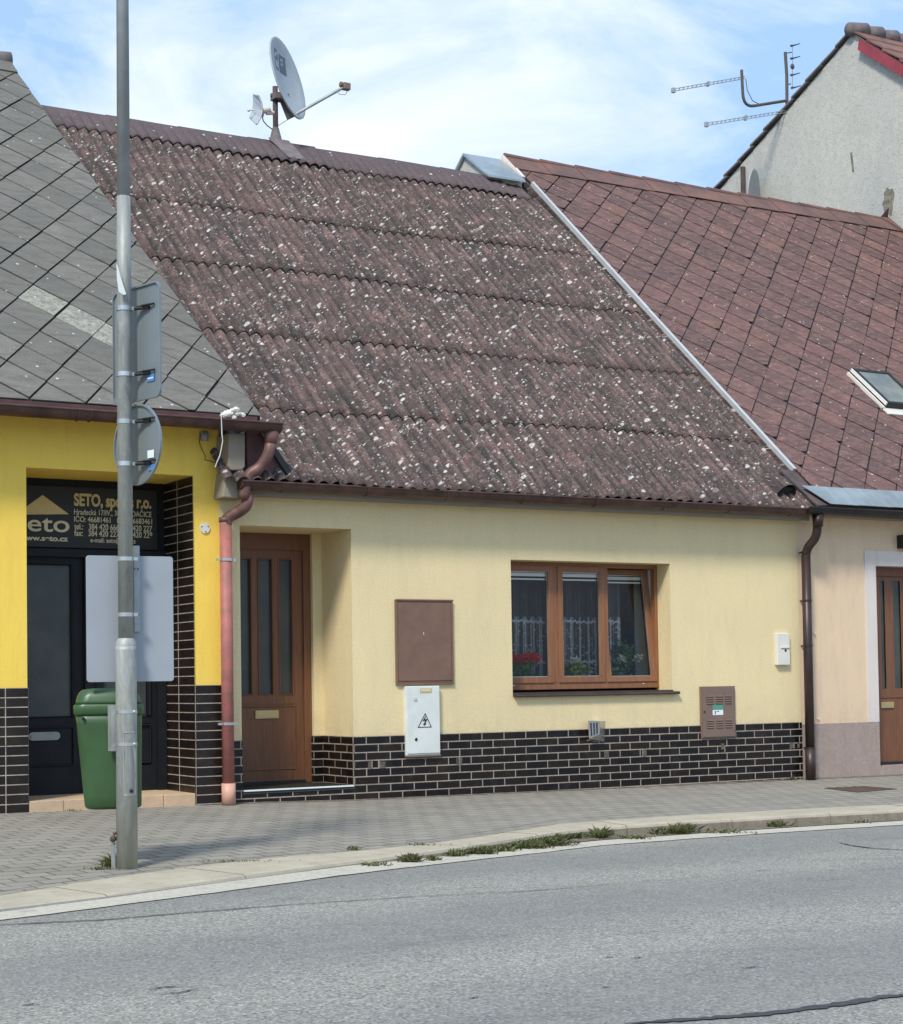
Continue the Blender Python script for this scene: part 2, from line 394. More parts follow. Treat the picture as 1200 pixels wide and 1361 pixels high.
M['skyglass']=skyglass()
def lace():
    t=NT('lace_curtain'); uv=t.uvc; s=t.sep(uv)
    w=t.n.new('ShaderNodeTexWave'); w.wave_type='BANDS'; w.bands_direction='X'; w.inputs['Scale'].default_value=9; w.inputs['Distortion'].default_value=1.2; t.lk(uv,w.inputs['Vector'])
    v=t.vor(uv,26); mot=t.ramp(v.outputs['Distance'],.18,.34,g(1),g(0))
    # embroidered bands at two heights
    z=s[1]
    def band(c,wd):
        d=t.math('ABSOLUTE',t.math('SUBTRACT',z,c)); return t.math('LESS_THAN',d,wd)
    zig=t.math('MULTIPLY',t.math('PINGPONG',s[0],.03),.8)
    d1=t.math('ABSOLUTE',t.math('SUBTRACT',t.math('SUBTRACT',z,1.70),zig)); d2=t.math('ABSOLUTE',t.math('SUBTRACT',t.math('SUBTRACT',z,1.285),zig))
    bands=t.math('MAXIMUM',t.math('LESS_THAN',d1,.012),t.math('LESS_THAN',d2,.012))
    str_=t.math('MULTIPLY',t.ramp(w.outputs['Fac'],.5,.9),t.math('LESS_THAN',z,1.76))
    a=t.math('ADD',t.math('MULTIPLY',str_,.42),t.math('MULTIPLY',t.math('MULTIPLY',mot,t.math('LESS_THAN',z,1.70)),.38))
    a=t.math('ADD',a,t.math('MULTIPLY',bands,t.math('ADD',t.math('MULTIPLY',t.noise(uv,60,2),1.1),.25)))
    a=t.math('ADD',a,.12)
    t.col(c3(.75,.78,.80)); t.set(rough=.9,alpha=t.math('MINIMUM',a,.8),spec=.1); return t.m
M['lace']=lace()

def asphalt():
    t=NT('worn_asphalt'); o=t.obj
    v=t.vor(o,95); rc=t.n.new('ShaderNodeSeparateColor'); t.lk(v.outputs['Color'],rc.inputs[0])
    col=t.mix(rc.outputs[0],c3(.185,.181,.163),c3(.37,.352,.295))
    sp=t.math('GREATER_THAN',rc.outputs[1],.90); col=t.mix(t.math('MULTIPLY',sp,.75),col,c3(.50,.49,.45))
    dk=t.math('GREATER_THAN',rc.outputs[2],.88); col=t.mix(t.math('MULTIPLY',dk,.7),col,c3(.085,.085,.088))
    # polished wheel tracks running along the road
    y=t.sep(t.mapv(o,(1,1,1),rot=(0,0,R(-9))))[1]
    n=t.noise(o,.45,3,.6)
    tr=t.math('ABSOLUTE',t.math('SINE',t.math('ADD',t.math('MULTIPLY',y,1.55),t.math('ADD',t.math('MULTIPLY',n,1.6),.25))))
    col=t.mix(t.math('MULTIPLY',t.ramp(tr,.25,.95),.42),col,c3(.140,.142,.140))
    oil=t.ramp(t.noise(t.mapv(o,(.35,1.2,1),rot=(0,0,R(-9))),1.9,6,.75,.6),.55,.72); col=t.mix(t.math('MULTIPLY',oil,.45),col,c3(.10,.10,.097))
    pt=t.ramp(t.noise(o,1.6,6,.7),.42,.68); col=t.mix(t.math('MULTIPLY',pt,.22),col,c3(.30,.29,.255))
    t.col(col); t.set(rough=.85,spec=.3); t.bump(v.outputs['Distance'],.45,.006); return t.m
M['asphalt']=asphalt()
def pavers():
    t=NT('interlocking_concrete_pavers'); o=t.mapv(t.obj,rot=(0,0,R(-4)))
    nd=t.n.new('ShaderNodeTexNoise'); nd.inputs['Scale'].default_value=9; t.lk(o,nd.inputs['Vector'])
    va=t.n.new('ShaderNodeVectorMath'); va.operation='MULTIPLY_ADD'; t.lk(nd.outputs['Color'],va.inputs[0]); va.inputs[1].default_value=(.018,.018,0); t.lk(o,va.inputs[2])
    b=t.n.new('ShaderNodeTexBrick'); t.lk(va.outputs[0],b.inputs['Vector']); b.offset=.5
    b.inputs['Scale'].default_value=1; b.inputs['Brick Width'].default_value=.20; b.inputs['Row Height'].default_value=.165
    b.inputs['Mortar Size'].default_value=.0075; b.inputs['Mortar Smooth'].default_value=.3
    b.inputs['Color1'].default_value=c3(.325,.302,.250); b.inputs['Color2'].default_value=c3(.25,.233,.195); b.inputs['Mortar'].default_value=c3(.06,.054,.045)
    fine=t.ramp(t.noise(o,120,3,.7),.35,.65); col=t.mix(t.math('MULTIPLY',fine,.3),b.outputs['Color'],c3(.15,.14,.125))
    big=t.ramp(t.noise(o,.8,5,.7),.4,.7); col=t.mix(t.math('MULTIPLY',big,.4),col,c3(.30,.285,.245))
    dust=t.ramp(t.noise(o,3.2,5,.7),.48,.7); col=t.mix(t.math('MULTIPLY',dust,.5),col,c3(.29,.27,.23))
    t.col(col); t.set(rough=.92,spec=.2); t.bump(t.math('SUBTRACT',1,b.outputs['Fac']),.5,.006); return t.m
M['pavers']=pavers()
def kerbM():
    t=NT('pale_kerb_stone'); o=t.obj
    col=t.mix(t.ramp(t.noise(o,2.2,6,.7),.38,.68),c3(.50,.445,.335),c3(.40,.36,.275))
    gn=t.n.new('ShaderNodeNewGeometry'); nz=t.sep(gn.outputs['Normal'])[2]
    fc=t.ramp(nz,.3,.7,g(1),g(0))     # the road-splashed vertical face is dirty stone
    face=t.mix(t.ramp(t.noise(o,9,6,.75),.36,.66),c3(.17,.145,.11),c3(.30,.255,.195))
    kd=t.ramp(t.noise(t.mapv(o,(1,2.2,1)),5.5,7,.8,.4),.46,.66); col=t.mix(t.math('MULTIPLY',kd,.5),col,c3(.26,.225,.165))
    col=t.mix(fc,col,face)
    col=t.mix(t.math('MULTIPLY',t.ramp(t.noise(o,70,3,.7),.4,.65),.25),col,c3(.30,.27,.21))
    t.col(col); t.set(rough=.9,spec=.2); t.bump(t.noise(o,60,4,.7),.4,.005); return t.m
M['kerb']=kerbM()
def lineM():
    t=NT('worn_white_road_paint'); o=t.obj
    col=t.mix(t.ramp(t.noise(o,30,5,.75),.42,.62),c3(.53,.495,.40),c3(.41,.385,.31))
    t.col(t.mix(t.math('MULTIPLY',t.ramp(t.noise(o,7,6,.75),.55,.68),.6),col,c3(.27,.26,.24))); t.set(rough=.8); t.bump(t.noise(o,90,3),.3,.003); return t.m
M['line']=lineM()
M['earth']=simple('distant_ground',c3(.12,.13,.08),.95,0,.4,.2)

# ------------------------------------------------------------------ ground
def interp(tab,x):
    if x<=tab[0][0]: return tab[0][1]
    for (a,va),(b,vb) in zip(tab,tab[1:]):
        if x<=b: return va+(vb-va)*(x-a)/(b-a)
    return tab[-1][1]
ZW=[(-12,.12),(4.06,.075),(6.25,.052),(7.34,.026),(12.8,-.010),(14.3,-.021),(30,-.05)]
def pz(X,Y): return interp(ZW,X)-.02*(14.3-Y)
RZ=[(-40,-.02),(2.5,-.030),(4.6,-.040),(6.8,-.100),(8,-.118),(11,-.155),(20,-.22),(60,-.3)]
def rz(X,Y=0): return interp(RZ,X)
def onsurf(x,y,fn):
    z=0
    for _ in range(12):
        d=ray(x,y); p=CAM+d*((z-CAM.z)/d.z); z=fn(p.x,p.y)
    p.z=z; return p
BACK=[onsurf(*q,pz) for q in((0,1191),(150,1167),(280,1150),(400,1138),(510,1128),(600,1118),(680,1106),(750,1095),(830,1090),(930,1083.5),(1060,1076),(1200,1069))]
FRONT=[onsurf(*q,pz) for q in((0,1208),(150,1189),(280,1170),(400,1154),(520,1138),(610,1126),(700,1112),(760,1103),(830,1098),(930,1092),(1060,1084),(1200,1076.5))]
def ext(L,k0=-9,k1=24):
    a=L[0]; d=(L[0]-L[1]).normalized(); s=(k0-a.x)/d.x; first=a+d*s
    b=L[-1]; last=Vector((k1,b.y+.05,0)); first.z=pz(first.x,first.y); last.z=pz(last.x,last.y)
    return [first]+L+[last]
BACK=ext(BACK); FRONT=ext(FRONT)
# pavement: strips from the walls to the back of the kerb
def yat(L,X):
    for a,b in zip(L,L[1:]):
        if X<=b.x: return a.y+(b.y-a.y)*(X-a.x)/(b.x-a.x)
    return L[-1].y
pv=MB(); xs=[-9+i*.3 for i in range(111)]
for a,b in zip(xs,xs[1:]):
    for k in range(8):
        t0,t1=k/8,(k+1)/8
        P=[]
        for X,t in((a,t0),(b,t0),(b,t1),(a,t1)):
            Y=yat(BACK,X)+.012; Yk=Y+(15.2-Y)*t; P.append((X,Yk,pz(X,Yk)))
        pv.face(P)
pav=struct(pv.build('pavement',M['pavers'],origin=(6,12,0),auto=True,smooth=True))
# kerb: stones ~1 m long with joints, one mesh
kb=MB()
def resample(L,n):
    ds=[0]
    for a,b in zip(L,L[1:]): ds.append(ds[-1]+(b-a).length)
    out=[]
    for i in range(n+1):
        s=ds[-1]*i/n; k=0
        while k<len(ds)-2 and ds[k+1]<s: k+=1
        out.append(L[k].lerp(L[k+1],(s-ds[k])/(ds[k+1]-ds[k])))
    return out
N=96
FR=resample(FRONT,N); BK=[]
for p in FR: BK.append(None)
BKr=[]
for k,p in enumerate(FR):
    a_,b_=FR[max(0,k-1)],FR[min(N,k+1)]; d_=(b_-a_); d_.z=0; d_.normalize(); n_=Vector((-d_.y,d_.x,0)); t_=.3
    for _ in range(20):
        q_=p+n_*t_; e_=yat(BACK,q_.x)-q_.y; t_+=e_*.8
    q_=p+n_*t_; BKr.append(Vector((q_.x,q_.y,0)))
per=3
for i in range(0,N,per):
    j=min(i+per,N); gapv=.004
    dz=random.uniform(-.003,.003)
    idx=list(range(i,j+1))
    F0=[FR[k].copy() for k in idx]; B0=[BKr[k].copy() for k in idx]
    F0[0]=F0[0].lerp(F0[1],.01); B0[0]=B0[0].lerp(B0[1],.01); F0[-1]=F0[-1].lerp(F0[-2],.01); B0[-1]=B0[-1].lerp(B0[-2],.01)
    for q in range(len(idx)-1):
        rings=[]
        for f_,b_ in((F0[q],B0[q]),(F0[q+1],B0[q+1])):
            h=Vector((0,0,pz(f_.x,f_.y)+.004+dz)); hb=Vector((0,0,pz(b_.x,b_.y)+.006+dz)); lo=rz(f_.x)-.12
            inn=(b_-f_).normalized()
            rings.append([Vector((f_.x,f_.y,lo))-inn*.012,Vector((f_.x,f_.y,h.z-.022))-inn*.008,Vector((f_.x,f_.y,h.z-.006))+inn*.004,Vector((f_.x,f_.y,h.z))+inn*.022,Vector((b_.x,b_.y,hb.z)),Vector((b_.x,b_.y,lo))])
        kb.loft(rings,caps=True)
kerb=struct(kb.build('kerb',M['kerb'],origin=(6,10.6,0)))
# dark sand-filled gap behind the kerb
gp=MB()
for a,b in zip(BKr,BKr[1:]):
    n=Vector((-(b-a).y,(b-a).x,0)).normalized()
    gp.face([a+Vector((0,0,.006)),b+Vector((0,0,.006)),b+n*.02+Vector((0,0,.005)),a+n*.02+Vector((0,0,.005))])
struct(gp.build('kerb_joint',M['joint']))
# road
rd=MB(); xs=[-60,-40,-25,-15,-9]+[-8+i*.5 for i in range(0,60)]+[24,30,40,60]
ys=[-30,-12,-3,3,5,7,8,9,10,11,12]
for a,b in zip(xs,xs[1:]):
    for c,d in zip(ys,ys[1:]): rd.face([(a,c,rz(a)),(b,c,rz(b)),(b,d,rz(b)),(a,d,rz(a))])
struct(rd.build('road',M['asphalt'],origin=(0,0,0),smooth=True,auto=True))
gd=MB(); gd.face([(-2500,-2500,-.7),(2500,-2500,-.7),(2500,2500,-.7),(-2500,2500,-.7)])
struct(gd.build('ground',M['earth'],origin=(0,0,-.7)))
# opposite pavement behind the camera
op=MB(); op.box(-60,60,-40,-4.2,-.5,.06); struct(op.build('opposite_pavement',M['pavers'],origin=(0,-20,-.5)))
# white edge line
Lt=[onsurf(*q,rz) for q in((0,1213.5),(150,1194),(280,1176),(400,1160),(520,1144),(600,1135),(700,1127.5),(800,1117.5),(930,1108.5),(1060,1100),(1200,1091.5))]
Lb=[onsurf(*q,rz) for q in((0,1224),(150,1205),(280,1188),(400,1172),(520,1156),(600,1147),(700,1136),(800,1124),(930,1114.5),(1060,1105.5),(1200,1097))]
ln=MB()
def extl(L):
    d=(L[0]-L[1]); d.z=0; d.normalize(); a=L[0]+d*9; e=(L[-1]-L[-2]); e.z=0; e.normalize(); b=L[-1]+e*10; return [a]+L+[b]
A=resample(extl(Lt),220); B=resample(extl(Lb),220)
rj=[random.uniform(-.008,.008) for _ in range(221)]
for k in range(220):
    f=lambda p,o=0: (p.x,p.y+o,rz(p.x)+.005)
    ln.face([f(B[k],rj[k]),f(B[k+1],rj[k+1]),f(A[k+1],-rj[k]*0),f(A[k],-rj[k-1]*0)])
struct(ln.build('road_edge_line',M['line'],origin=(5,10,0)))
# cracks and sealed joints
def strip(name,pts,w,fn,mat,off=.0045,n=60):
    P=resample([onsurf(*q,fn) for q in pts],n); s=MB(); W=w if isinstance(w,list) else [w,w]
    E=[]
    for k,p in enumerate(P):
        a=P[max(0,k-1)]; b=P[min(n,k+1)]; d=(b-a); d.z=0; d.normalize(); nn=Vector((-d.y,d.x,0))
        t=k/n*(len(W)-1); i=min(int(t),len(W)-2); ww=(W[i]+(W[i+1]-W[i])*(t-i))*random.uniform(.55,1.3); j=random.uniform(-.006,.006)
        E.append((p+nn*(ww/2+j),p-nn*(ww/2-j)))
    for (a,b),(c,d) in zip(E,E[1:]):
        s.face([Vector((q.x,q.y,fn(q.x,q.y)+off)) for q in(b,d,c,a)])
    return struct(s.build(name,mat))
strip('road_crack',[(0,1230),(60,1227),(140,1223),(260,1213),(400,1202),(540,1193),(700,1185),(850,1173),(1000,1160)],[.022,.020,.014,.010,.012,.006,.004,.003],rz,M['crack'])
strip('sealed_road_crack',[(830,1362),(900,1357),(1000,1350),(1060,1343),(1100,1338),(1140,1332),(1170,1326),(1200,1324),(1260,1318)],[.02,.045,.05,.06,.06,.05,.045,.04],rz,M['crack'])
strip('road_crack',[(1114,1120),(1130,1124),(1160,1128),(1200,1130),(1240,1131)],[.012,.03,.03,.03],rz,M['crack'],n=30)
for q in(((195,1316),(215,1313),(245,1312)),((205,1322),(235,1321),(262,1315)),((28,1337),(50,1335)),((1003,1158),(1020,1157)),((1100,1157),(1112,1157)),((620,1328),(640,1326)),((985,1287),(1010,1286)),((800,1273),(815,1273)),((840,1274),(856,1273)),((800,1313),(812,1313))):
    strip('road_crack',q,[.004,.018,.004],rz,M['crack'],n=12)

# manhole-like iron plate in the pavement by the right house
P=[onsurf(*q,pz) for q in((1095,1048),(1150,1045.5),(1192,1049),(1140,1053.5))]
mh=MB(); c=sum(P,Vector())/4
mh.prism([p+Vector((0,0,.001)) for p in P],(0,0,.006)); 
for k in range(5):
    a=P[0].lerp(P[1],(k+.5)/5); b=P[3].lerp(P[2],(k+.5)/5); mh.tube([a+Vector((0,0,.008)),b+Vector((0,0,.008))],.004,6)
tag(mh.build('access_cover',M['iron']),'rusty iron access cover set into the pavement before the peach house','manhole cover')

# ------------------------------------------------------------------ roof helpers
YF=14.3                                     # the street front of the three low houses
class Roof:
    def __init__(s,y0,z0,al): s.y0=y0; s.z0=z0; s.a=R(al); s.n=Vector((0,-math.sin(s.a),math.cos(s.a))); s.u=Vector((0,math.cos(s.a),math.sin(s.a)))
    def p(s,X,t,h=0): return Vector((X,s.y0,s.z0))+s.u*t+s.n*h
    def px(s,x,y,h=0):
        q=onP(x,y,s.p(0,0,h),s.n); return q.x,(q-s.p(0,0,h)).dot(s.u)
RY=Roof(14.0,3.50,38.0); RC=Roof(14.1,2.95,41.0); RR=Roof(14.1,3.10,41.0)

def clip(poly,a,b,c):    # keep a*x+b*y<=c
    out=[]
    for i in range(len(poly)):
        p,q=poly[i],poly[(i+1)%len(poly)]; dp=a*p[0]+b*p[1]-c; dq=a*q[0]+b*q[1]-c
        if dp<=0: out.append(p)
        if dp*dq<0: t=dp/(dp-dq); out.append((p[0]+(q[0]-p[0])*t,p[1]+(q[1]-p[1])*t))
    return out
def slates(roof,base,e1,e2,bounds,gap1,gap2,ragged=0,special=(),skew=0):
    """diagonal slates: e1 up-right, e2 down-right; each one a thin tilted plate"""
    x0,x1,s0,s1=bounds; mb=MB(); rg=random.Random(11)
    up2=(-e2[0],-e2[1])
    det=e1[0]*up2[1]-e1[1]*up2[0]
    def ij(x,s): dx,ds=x-base[0],s-base[1]; return ((dx*up2[1]-ds*up2[0])/det,(e1[0]*ds-e1[1]*dx)/det)
    cs=[ij(x,s) for x in(x0,x1) for s in(s0,s1)]
    l1=math.hypot(*e1); l2=math.hypot(*e2)
    for i in range(int(min(c[0] for c in cs))-2,int(max(c[0] for c in cs))+2):
        for j in range(int(min(c[1] for c in cs))-2,int(max(c[1] for c in cs))+2):
            B=(base[0]+i*e1[0]+j*up2[0],base[1]+i*e1[1]+j*up2[1])
            jx,js=rg.uniform(-.005,.005),rg.uniform(-.005,.005)
            val=rg.random()
            if (i,j) in special: val=2.0
            hb=.017+rg.uniform(-.003,.005); ht=.004
            f1=gap2/2/l1; f2=gap1/2/l2
            g2=f2*(1+(rg.uniform(.5,2.2) if rg.random()<ragged else 0)); 
            pt=lambda a,b:(B[0]+a*e1[0]+b*up2[0]+jx,B[1]+a*e1[1]+b*up2[1]+js)
            if rg.random()<ragged*.7:
                k=rg.uniform(.06,.16); poly=[pt(f1+k,g2),pt(1-f1,g2),pt(1-f1,1-f2),pt(f1,1-f2),pt(f1,g2+k)]
            elif ragged and rg.random()<ragged*.7:
                k=rg.uniform(.06,.16); poly=[pt(f1,g2),pt(1-f1-k,g2),pt(1-f1,g2+k),pt(1-f1,1-f2),pt(f1,1-f2)]
            else: poly=[pt(f1,g2),pt(1-f1,g2),pt(1-f1,1-f2),pt(f1,1-f2)]
            for cpl in((-1,0,-x0),(1,skew,x1),(0,-1,-s0),(0,1,s1)):
                poly=clip(poly,*cpl)
                if len(poly)<3: break
            if len(poly)<3: continue
            sb=B[1]; st=B[1]+e1[1]+up2[1]
            H=lambda s:hb+(ht-hb)*(s-sb)/(st-sb)
            top=[roof.p(x,s,H(s)) for x,s in poly]; bot=[roof.p(x,s,H(s)-.010) for x,s in poly]
            mb.ca=val
            mb.face(top,[(x,s) for x,s in poly])
            for k in range(len(poly)):
                k2=(k+1)%len(poly); mb.face([top[k],bot[k],bot[k2],top[k2]],[poly[k],poly[k],poly[k2],poly[k2]])
    return mb
def gable_body(mb,x0,x1,y0,zl,roofobj,ridge_s,drop=.12,zb=-.4,front=False):
    """side walls, back wall under a gabled roof"""
    yr=roofobj.p(0,ridge_s).y; yb=2*yr-y0
    zr=roofobj.p(0,ridge_s).z-drop; zf=roofobj.z0+(y0-roofobj.y0)*math.tan(roofobj.a)-drop
    for x in(x0,x1):
        mb.face([(x,y0,zb),(x,yb,zb),(x,yb,zf),(x,yr,zr),(x,y0,zf)],[(y0,zb),(yb,zb),(yb,zf),(yr,zr),(y0,zf)])
    mb.face([(x0,yb,zb),(x1,yb,zb),(x1,yb,zf),(x0,yb,zf)])
    return yr,yb
def sheet(mb,roof,x0,x1,s0,s1,h,th=.02):
    A=[roof.p(x0,s0,h),roof.p(x1,s0,h),roof.p(x1,s1,h),roof.p(x0,s1,h)]
    mb.prism(A,roof.n*-th); return mb
def backslope(mb,roof,x0,x1,sr):
    rp=roof.p(0,sr); y2=2*rp.y-roof.y0
    mb.face([(x0,rp.y,rp.z),(x1,rp.y,rp.z),(x1,y2,roof.z0),(x0,y2,roof.z0)])
def halfgutter(mb,x0,x1,yc,zc,r,bead=.011,th=.004,n=14):
    prof=[]
    for k in range(n+1):
        a=math.pi*k/n; prof.append((yc-r*math.cos(a),zc-r*math.sin(a)))
    for k in range(n):
        (ya,za),(yb,zb)=prof[k],prof[k+1]
        mb.face([(x0,ya,za),(x1,ya,za),(x1,yb,zb),(x0,yb,zb)])
    for x in(x0,x1):
        mb.face([(x,y,z) for y,z in prof])
    mb.tube([(x0,yc-r-.002,zc+.002),(x1,yc-r-.002,zc+.002)],bead,8)

# ================================================================== YELLOW SHOP HOUSE
XL=-7.0
yx1=X_(293)                                   # where yellow meets cream
ox0,ox1=X_(36),X_(258); oz1=Z_(257.2,632.3)    # shop door recess
zt=Z_(262,910.6)                               # top of the tile plinth
H1=thing('terraced_house','yellow plastered house with dark tiled plinth, shop door recess and grey slate roof','house',(3,YF,0),'low terraced houses along the pavement')
ydep=onX(222.5,1000,ox1).y
w=MB(); w.holes(XL,yx1,zt,3.47,YF,[(ox0,ox1,-1,oz1)])
w.face([(ox0,YF,oz1),(ox1,YF,oz1),(ox1,ydep+.5,oz1),(ox0,ydep+.5,oz1)])
w.face([(ox0,YF,zt),(ox0,ydep+.5,zt),(ox0,ydep+.5,oz1),(ox0,YF,oz1)])
w.build('wall',M['yellow'],H1)
bd=MB(); gable_body(bd,XL,6.02,YF+.02,0,RY,8.62); bd.build('gable_wall',M['greyplaster'],H1)
pl=MB(); yp=YF-.012
def uvw(a,b,c,d): return [(a,c),(b,c),(b,d),(a,d)]
# plinth rows: joints line up with the photographed courses
oy=YH*12-zt
def ycol(mb,x0,x1,z0,z1,Y,u0): mb.face([(x0,Y,z0),(x1,Y,z0),(x1,Y,z1),(x0,Y,z1)],uvw(u0,u0+(x1-x0),z0+oy,z1+oy))
ju=X_(7,1000)
ycol(pl,XL,ox0,-.3,zt,yp,(XL-ju)+YW*60); 
ycol(pl,ox1,yx1,-.3,zt,yp,YW*60)
pl.face([(XL,yp,zt),(ox0,yp,zt),(ox0,YF,zt),(XL,YF,zt)]); pl.face([(ox1,yp,zt),(yx1,yp,zt),(yx1,YF,zt),(ox1,YF,zt)])
# tiled right reveal reaches up to the lintel, joint in its middle
dj=onX(239,1000,ox1).y
xr=ox1-.004
pl.face([(xr,yp,-.3),(xr,dj,-.3),(xr,dj,oz1-.002),(xr,yp,oz1-.002)],uvw(.002+YW*20-(0),YW*20+YW,-.3+oy,oz1+oy)) 
pl.face([(xr,dj,-.3),(xr,ydep+.5,-.3),(xr,ydep+.5,oz1-.002),(xr,dj,oz1-.002)],uvw(YW*21,YW*22,-.3+oy,oz1+oy))
pl.face([(ox0+.004,yp,-.3),(ox0+.004,ydep+.5,-.3),(ox0+.004,ydep+.5,zt),(ox0+.004,yp,zt)],uvw(0,.8,-.3+oy,zt+oy))
pl.build('plinth',M['ytile'],H1)
# door step of beige tiles, 4 slabs
stz=Z_(262,1054)
sp=MB(); xs_=[ox0+.006+(ox1-ox0-.012)*k/5 for k in range(6)]
for a,b in zip(xs_,xs_[1:]): sp.box(a+.002,b-.002,YF-.02,ydep+.06,-.2,stz)
sp.build('door_step',M['beigestep'],H1,bevel=.006)
# shop door front
yd=ydep
PX=lambda x,Y=None: X_(x,850,Y or yd)
PZ=lambda x,y,Y=None: Z_(x,y,Y or yd)
fr=MB()
gl_x0,gl_x1=PX(36)-.25,PX(97)
tz0,tz1=PZ(120,733),PZ(120,640)
# transom box behind the sign, door leaf, fixed side light and posts
fr.holes(ox0-.3,ox1,stz-.05,oz1,yd+.03,[(gl_x0,gl_x1,PZ(70,953),PZ(70,750)),(PX(137),PX(196),PZ(160,953),PZ(160,750)),(gl_x0,PX(97),PZ(70,1018),PZ(70,968)),(PX(137),PX(200),PZ(160,1018),PZ(160,962))])
for a,b in((gl_x0,PX(97)),(PX(137),PX(200))):
    fr.box(a-.012,b+.012,yd+.035,yd+.05,PZ(70,1020),PZ(70,964)); 
    fr.tube([(a,yd+.025,PZ(70,967)),(b,yd+.025,PZ(70,967)),(b,yd+.025,PZ(70,1018)),(a,yd+.025,PZ(70,1018))],.010,8,closed=True)
    fr.tube([(a,yd+.025,PZ(70,953)),(b,yd+.025,PZ(70,953)),(b,yd+.025,PZ(70,750)),(a,yd+.025,PZ(70,750))],.012,8,closed=True)
fr.box(PX(112),PX(123),yd-.02,yd+.05,stz,PZ(118,735)); fr.box(PX(208),ox1-.01,yd-.02,yd+.05,stz,PZ(208,735))
fr.box(ox0-.1,ox1-.01,yd-.03,yd+.05,PZ(120,741),PZ(120,731))
door1=fr.build('shop_door',M['blackdoor'],H1)
gz=MB(); gz.box(gl_x0,gl_x1,yd+.05,yd+.06,PZ(70,953),PZ(70,750)); gz.box(PX(137),PX(196),yd+.05,yd+.06,PZ(160,953),PZ(160,750))
gz.build('door_glass',M['frost'],door1)
ls=MB(); a,b=PX(38),PX(80); z0,z1=PZ(58,984),PZ(58,973); zc=(z0+z1)/2; hh=(z1-z0)/2
def stadium(a,b,zc,h,y,n=8):
    o=[]
    for k in range(n+1): t=-math.pi/2+math.pi*k/n; o.append((b-h+h*math.cos(t),y,zc+h*math.sin(t)))
    for k in range(n+1): t=math.pi/2+math.pi*k/n; o.append((a+h+h*math.cos(t),y,zc+h*math.sin(t)))
    return o
ls.prism(stadium(a,b,zc,hh,yd+.015),(0,.02,0)); ls.prism(stadium(a+.02,b-.02,zc,hh*.55,yd+.008),(0,.01,0))
ls.tube([(a+.02,yd+.008,zc),(a+.021,yd+.004,zc)],.008,8); ls.tube([(b-.02,yd+.008,zc),(b-.021,yd+.004,zc)],.008,8)
ls.build('letter_slot',M['steelslot'],door1)
# sign panel and its lettering
sx0,sx1=ox0-.25,PX(210); sz0,sz1=PZ(120,729),PZ(120,648)
sg=MB(); sg.box(sx0,sx1,yd-.005,yd+.03,sz0,sz1)
sign=sg.build('name_panel',M['panelblack'],H1,bevel=.004)
def text(name,s,x0,x1,zb,zh,Y,mat,parent,bold=0.0,fit=True,yaw=0):
    cu=bpy.data.curves.new('t','FONT'); cu.body=s; cu.size=1; cu.extrude=.01; cu.offset=bold
    to=bpy.data.objects.new('t',cu); COL.objects.link(to); dg=bpy.context.evaluated_depsgraph_get()
    me=bpy.data.meshes.new_from_object(to.evaluated_get(dg)); bpy.data.objects.remove(to)
    xs=[v.co.x for v in me.vertices]; zs=[v.co.y for v in me.vertices]
    wx=max(xs)-min(xs); hz=.73
    base=Vector(parent['_b'])
    for v in me.vertices:
        lx=(v.co.x-min(xs))/wx*(x1-x0); lz=v.co.y/hz*zh; ly=-v.co.z*.25
        v.co=Vector((x0+lx,Y+ly,zb+lz))-base
    me.materials.append(mat)
    o=bpy.data.objects.new(name,me); COL.objects.link(o); o.parent=parent; o['_b']=tuple(base); return o
yt=yd-.006
def T(s,xa,xb,yb,ytop,bold=.0,mat='gold',name='lettering'):
    xm=(xa+xb)/2; z0=PZ(xm,yb,yt); z1=PZ(xm,ytop,yt); return text(name,s,X_(xa,690,yt),X_(xb,690,yt),z0,z1-z0,yt,M[mat],sign,bold)
T('SETO, spol. s r.o.',98.5,201,673.5,657.5,.035)
T('Hradecká 17/IV., 380 01 DAČICE',98.5,201.5,685.5,678,.004,'goldpale')
T('IČO: 46681461   DIČ: 46683461',98.5,202,695,687.6,.008,'goldpale')
T('tel.:   384 420 666, 384 420 227',98.5,202,705,696.8,.010,'goldpale')
T('fax:   384 420 227, 384 420 229',98.5,202,713.5,705.5,.010,'goldpale')
T('e-mail: seto@seto.cz',120,180,721.5,715.2,.008,'goldpale')
T('www.seto.cz',25,90,718.5,711.5,.030,'goldpale')
tri=MB(); P=[onY(*q,yt) for q in((20,684),(56.5,658),(91.5,683.5))]; tri.prism(P,(0,-.004,0)); tri.build('emblem',M['gold'],sign)
T('seto',20,92,706,683.0,.010,'goldpale')
# round blank covers and the little lamp box on the yellow wall
for (x,y,r,mk,nm) in((271.8,702,.047,'offwhite','cable_box_lid'),):
    c=onY(x,y,YF-.0); d=MB(); d.tube([c,c+Vector((0,-.012,0))],r,24)
    d2=c+Vector((0,-.014,0))
    d.cm=1
    for a in(30,160,280): q=d2+Vector((math.cos(R(a))*r*.7,0,math.sin(R(a))*r*.7)); d.tube([q,q+Vector((0,-.002,0))],.006,8)
    d.build(nm,[M['offwhite'],M['blackmetal']],H1)
c=onY(271,580,YF); lb=MB(); lb.ball(c+Vector((.005,-.02,0)),.038,10,(1,.6,1.2)); lb.box(c.x-.035,c.x+.035,YF-.02,YF,c.z-.04,c.z+.04)
lb.build('cable_socket',M['galv'],H1,smooth=False)
wr=MB(); wr.tube([onY(*q,YF-.01) for q in((266,575),(265,588),(268,597),(273,606),(272,611),(279,613),(287,616))],.0035,5)
wr.build('loose_cable',M['wire'],H1)
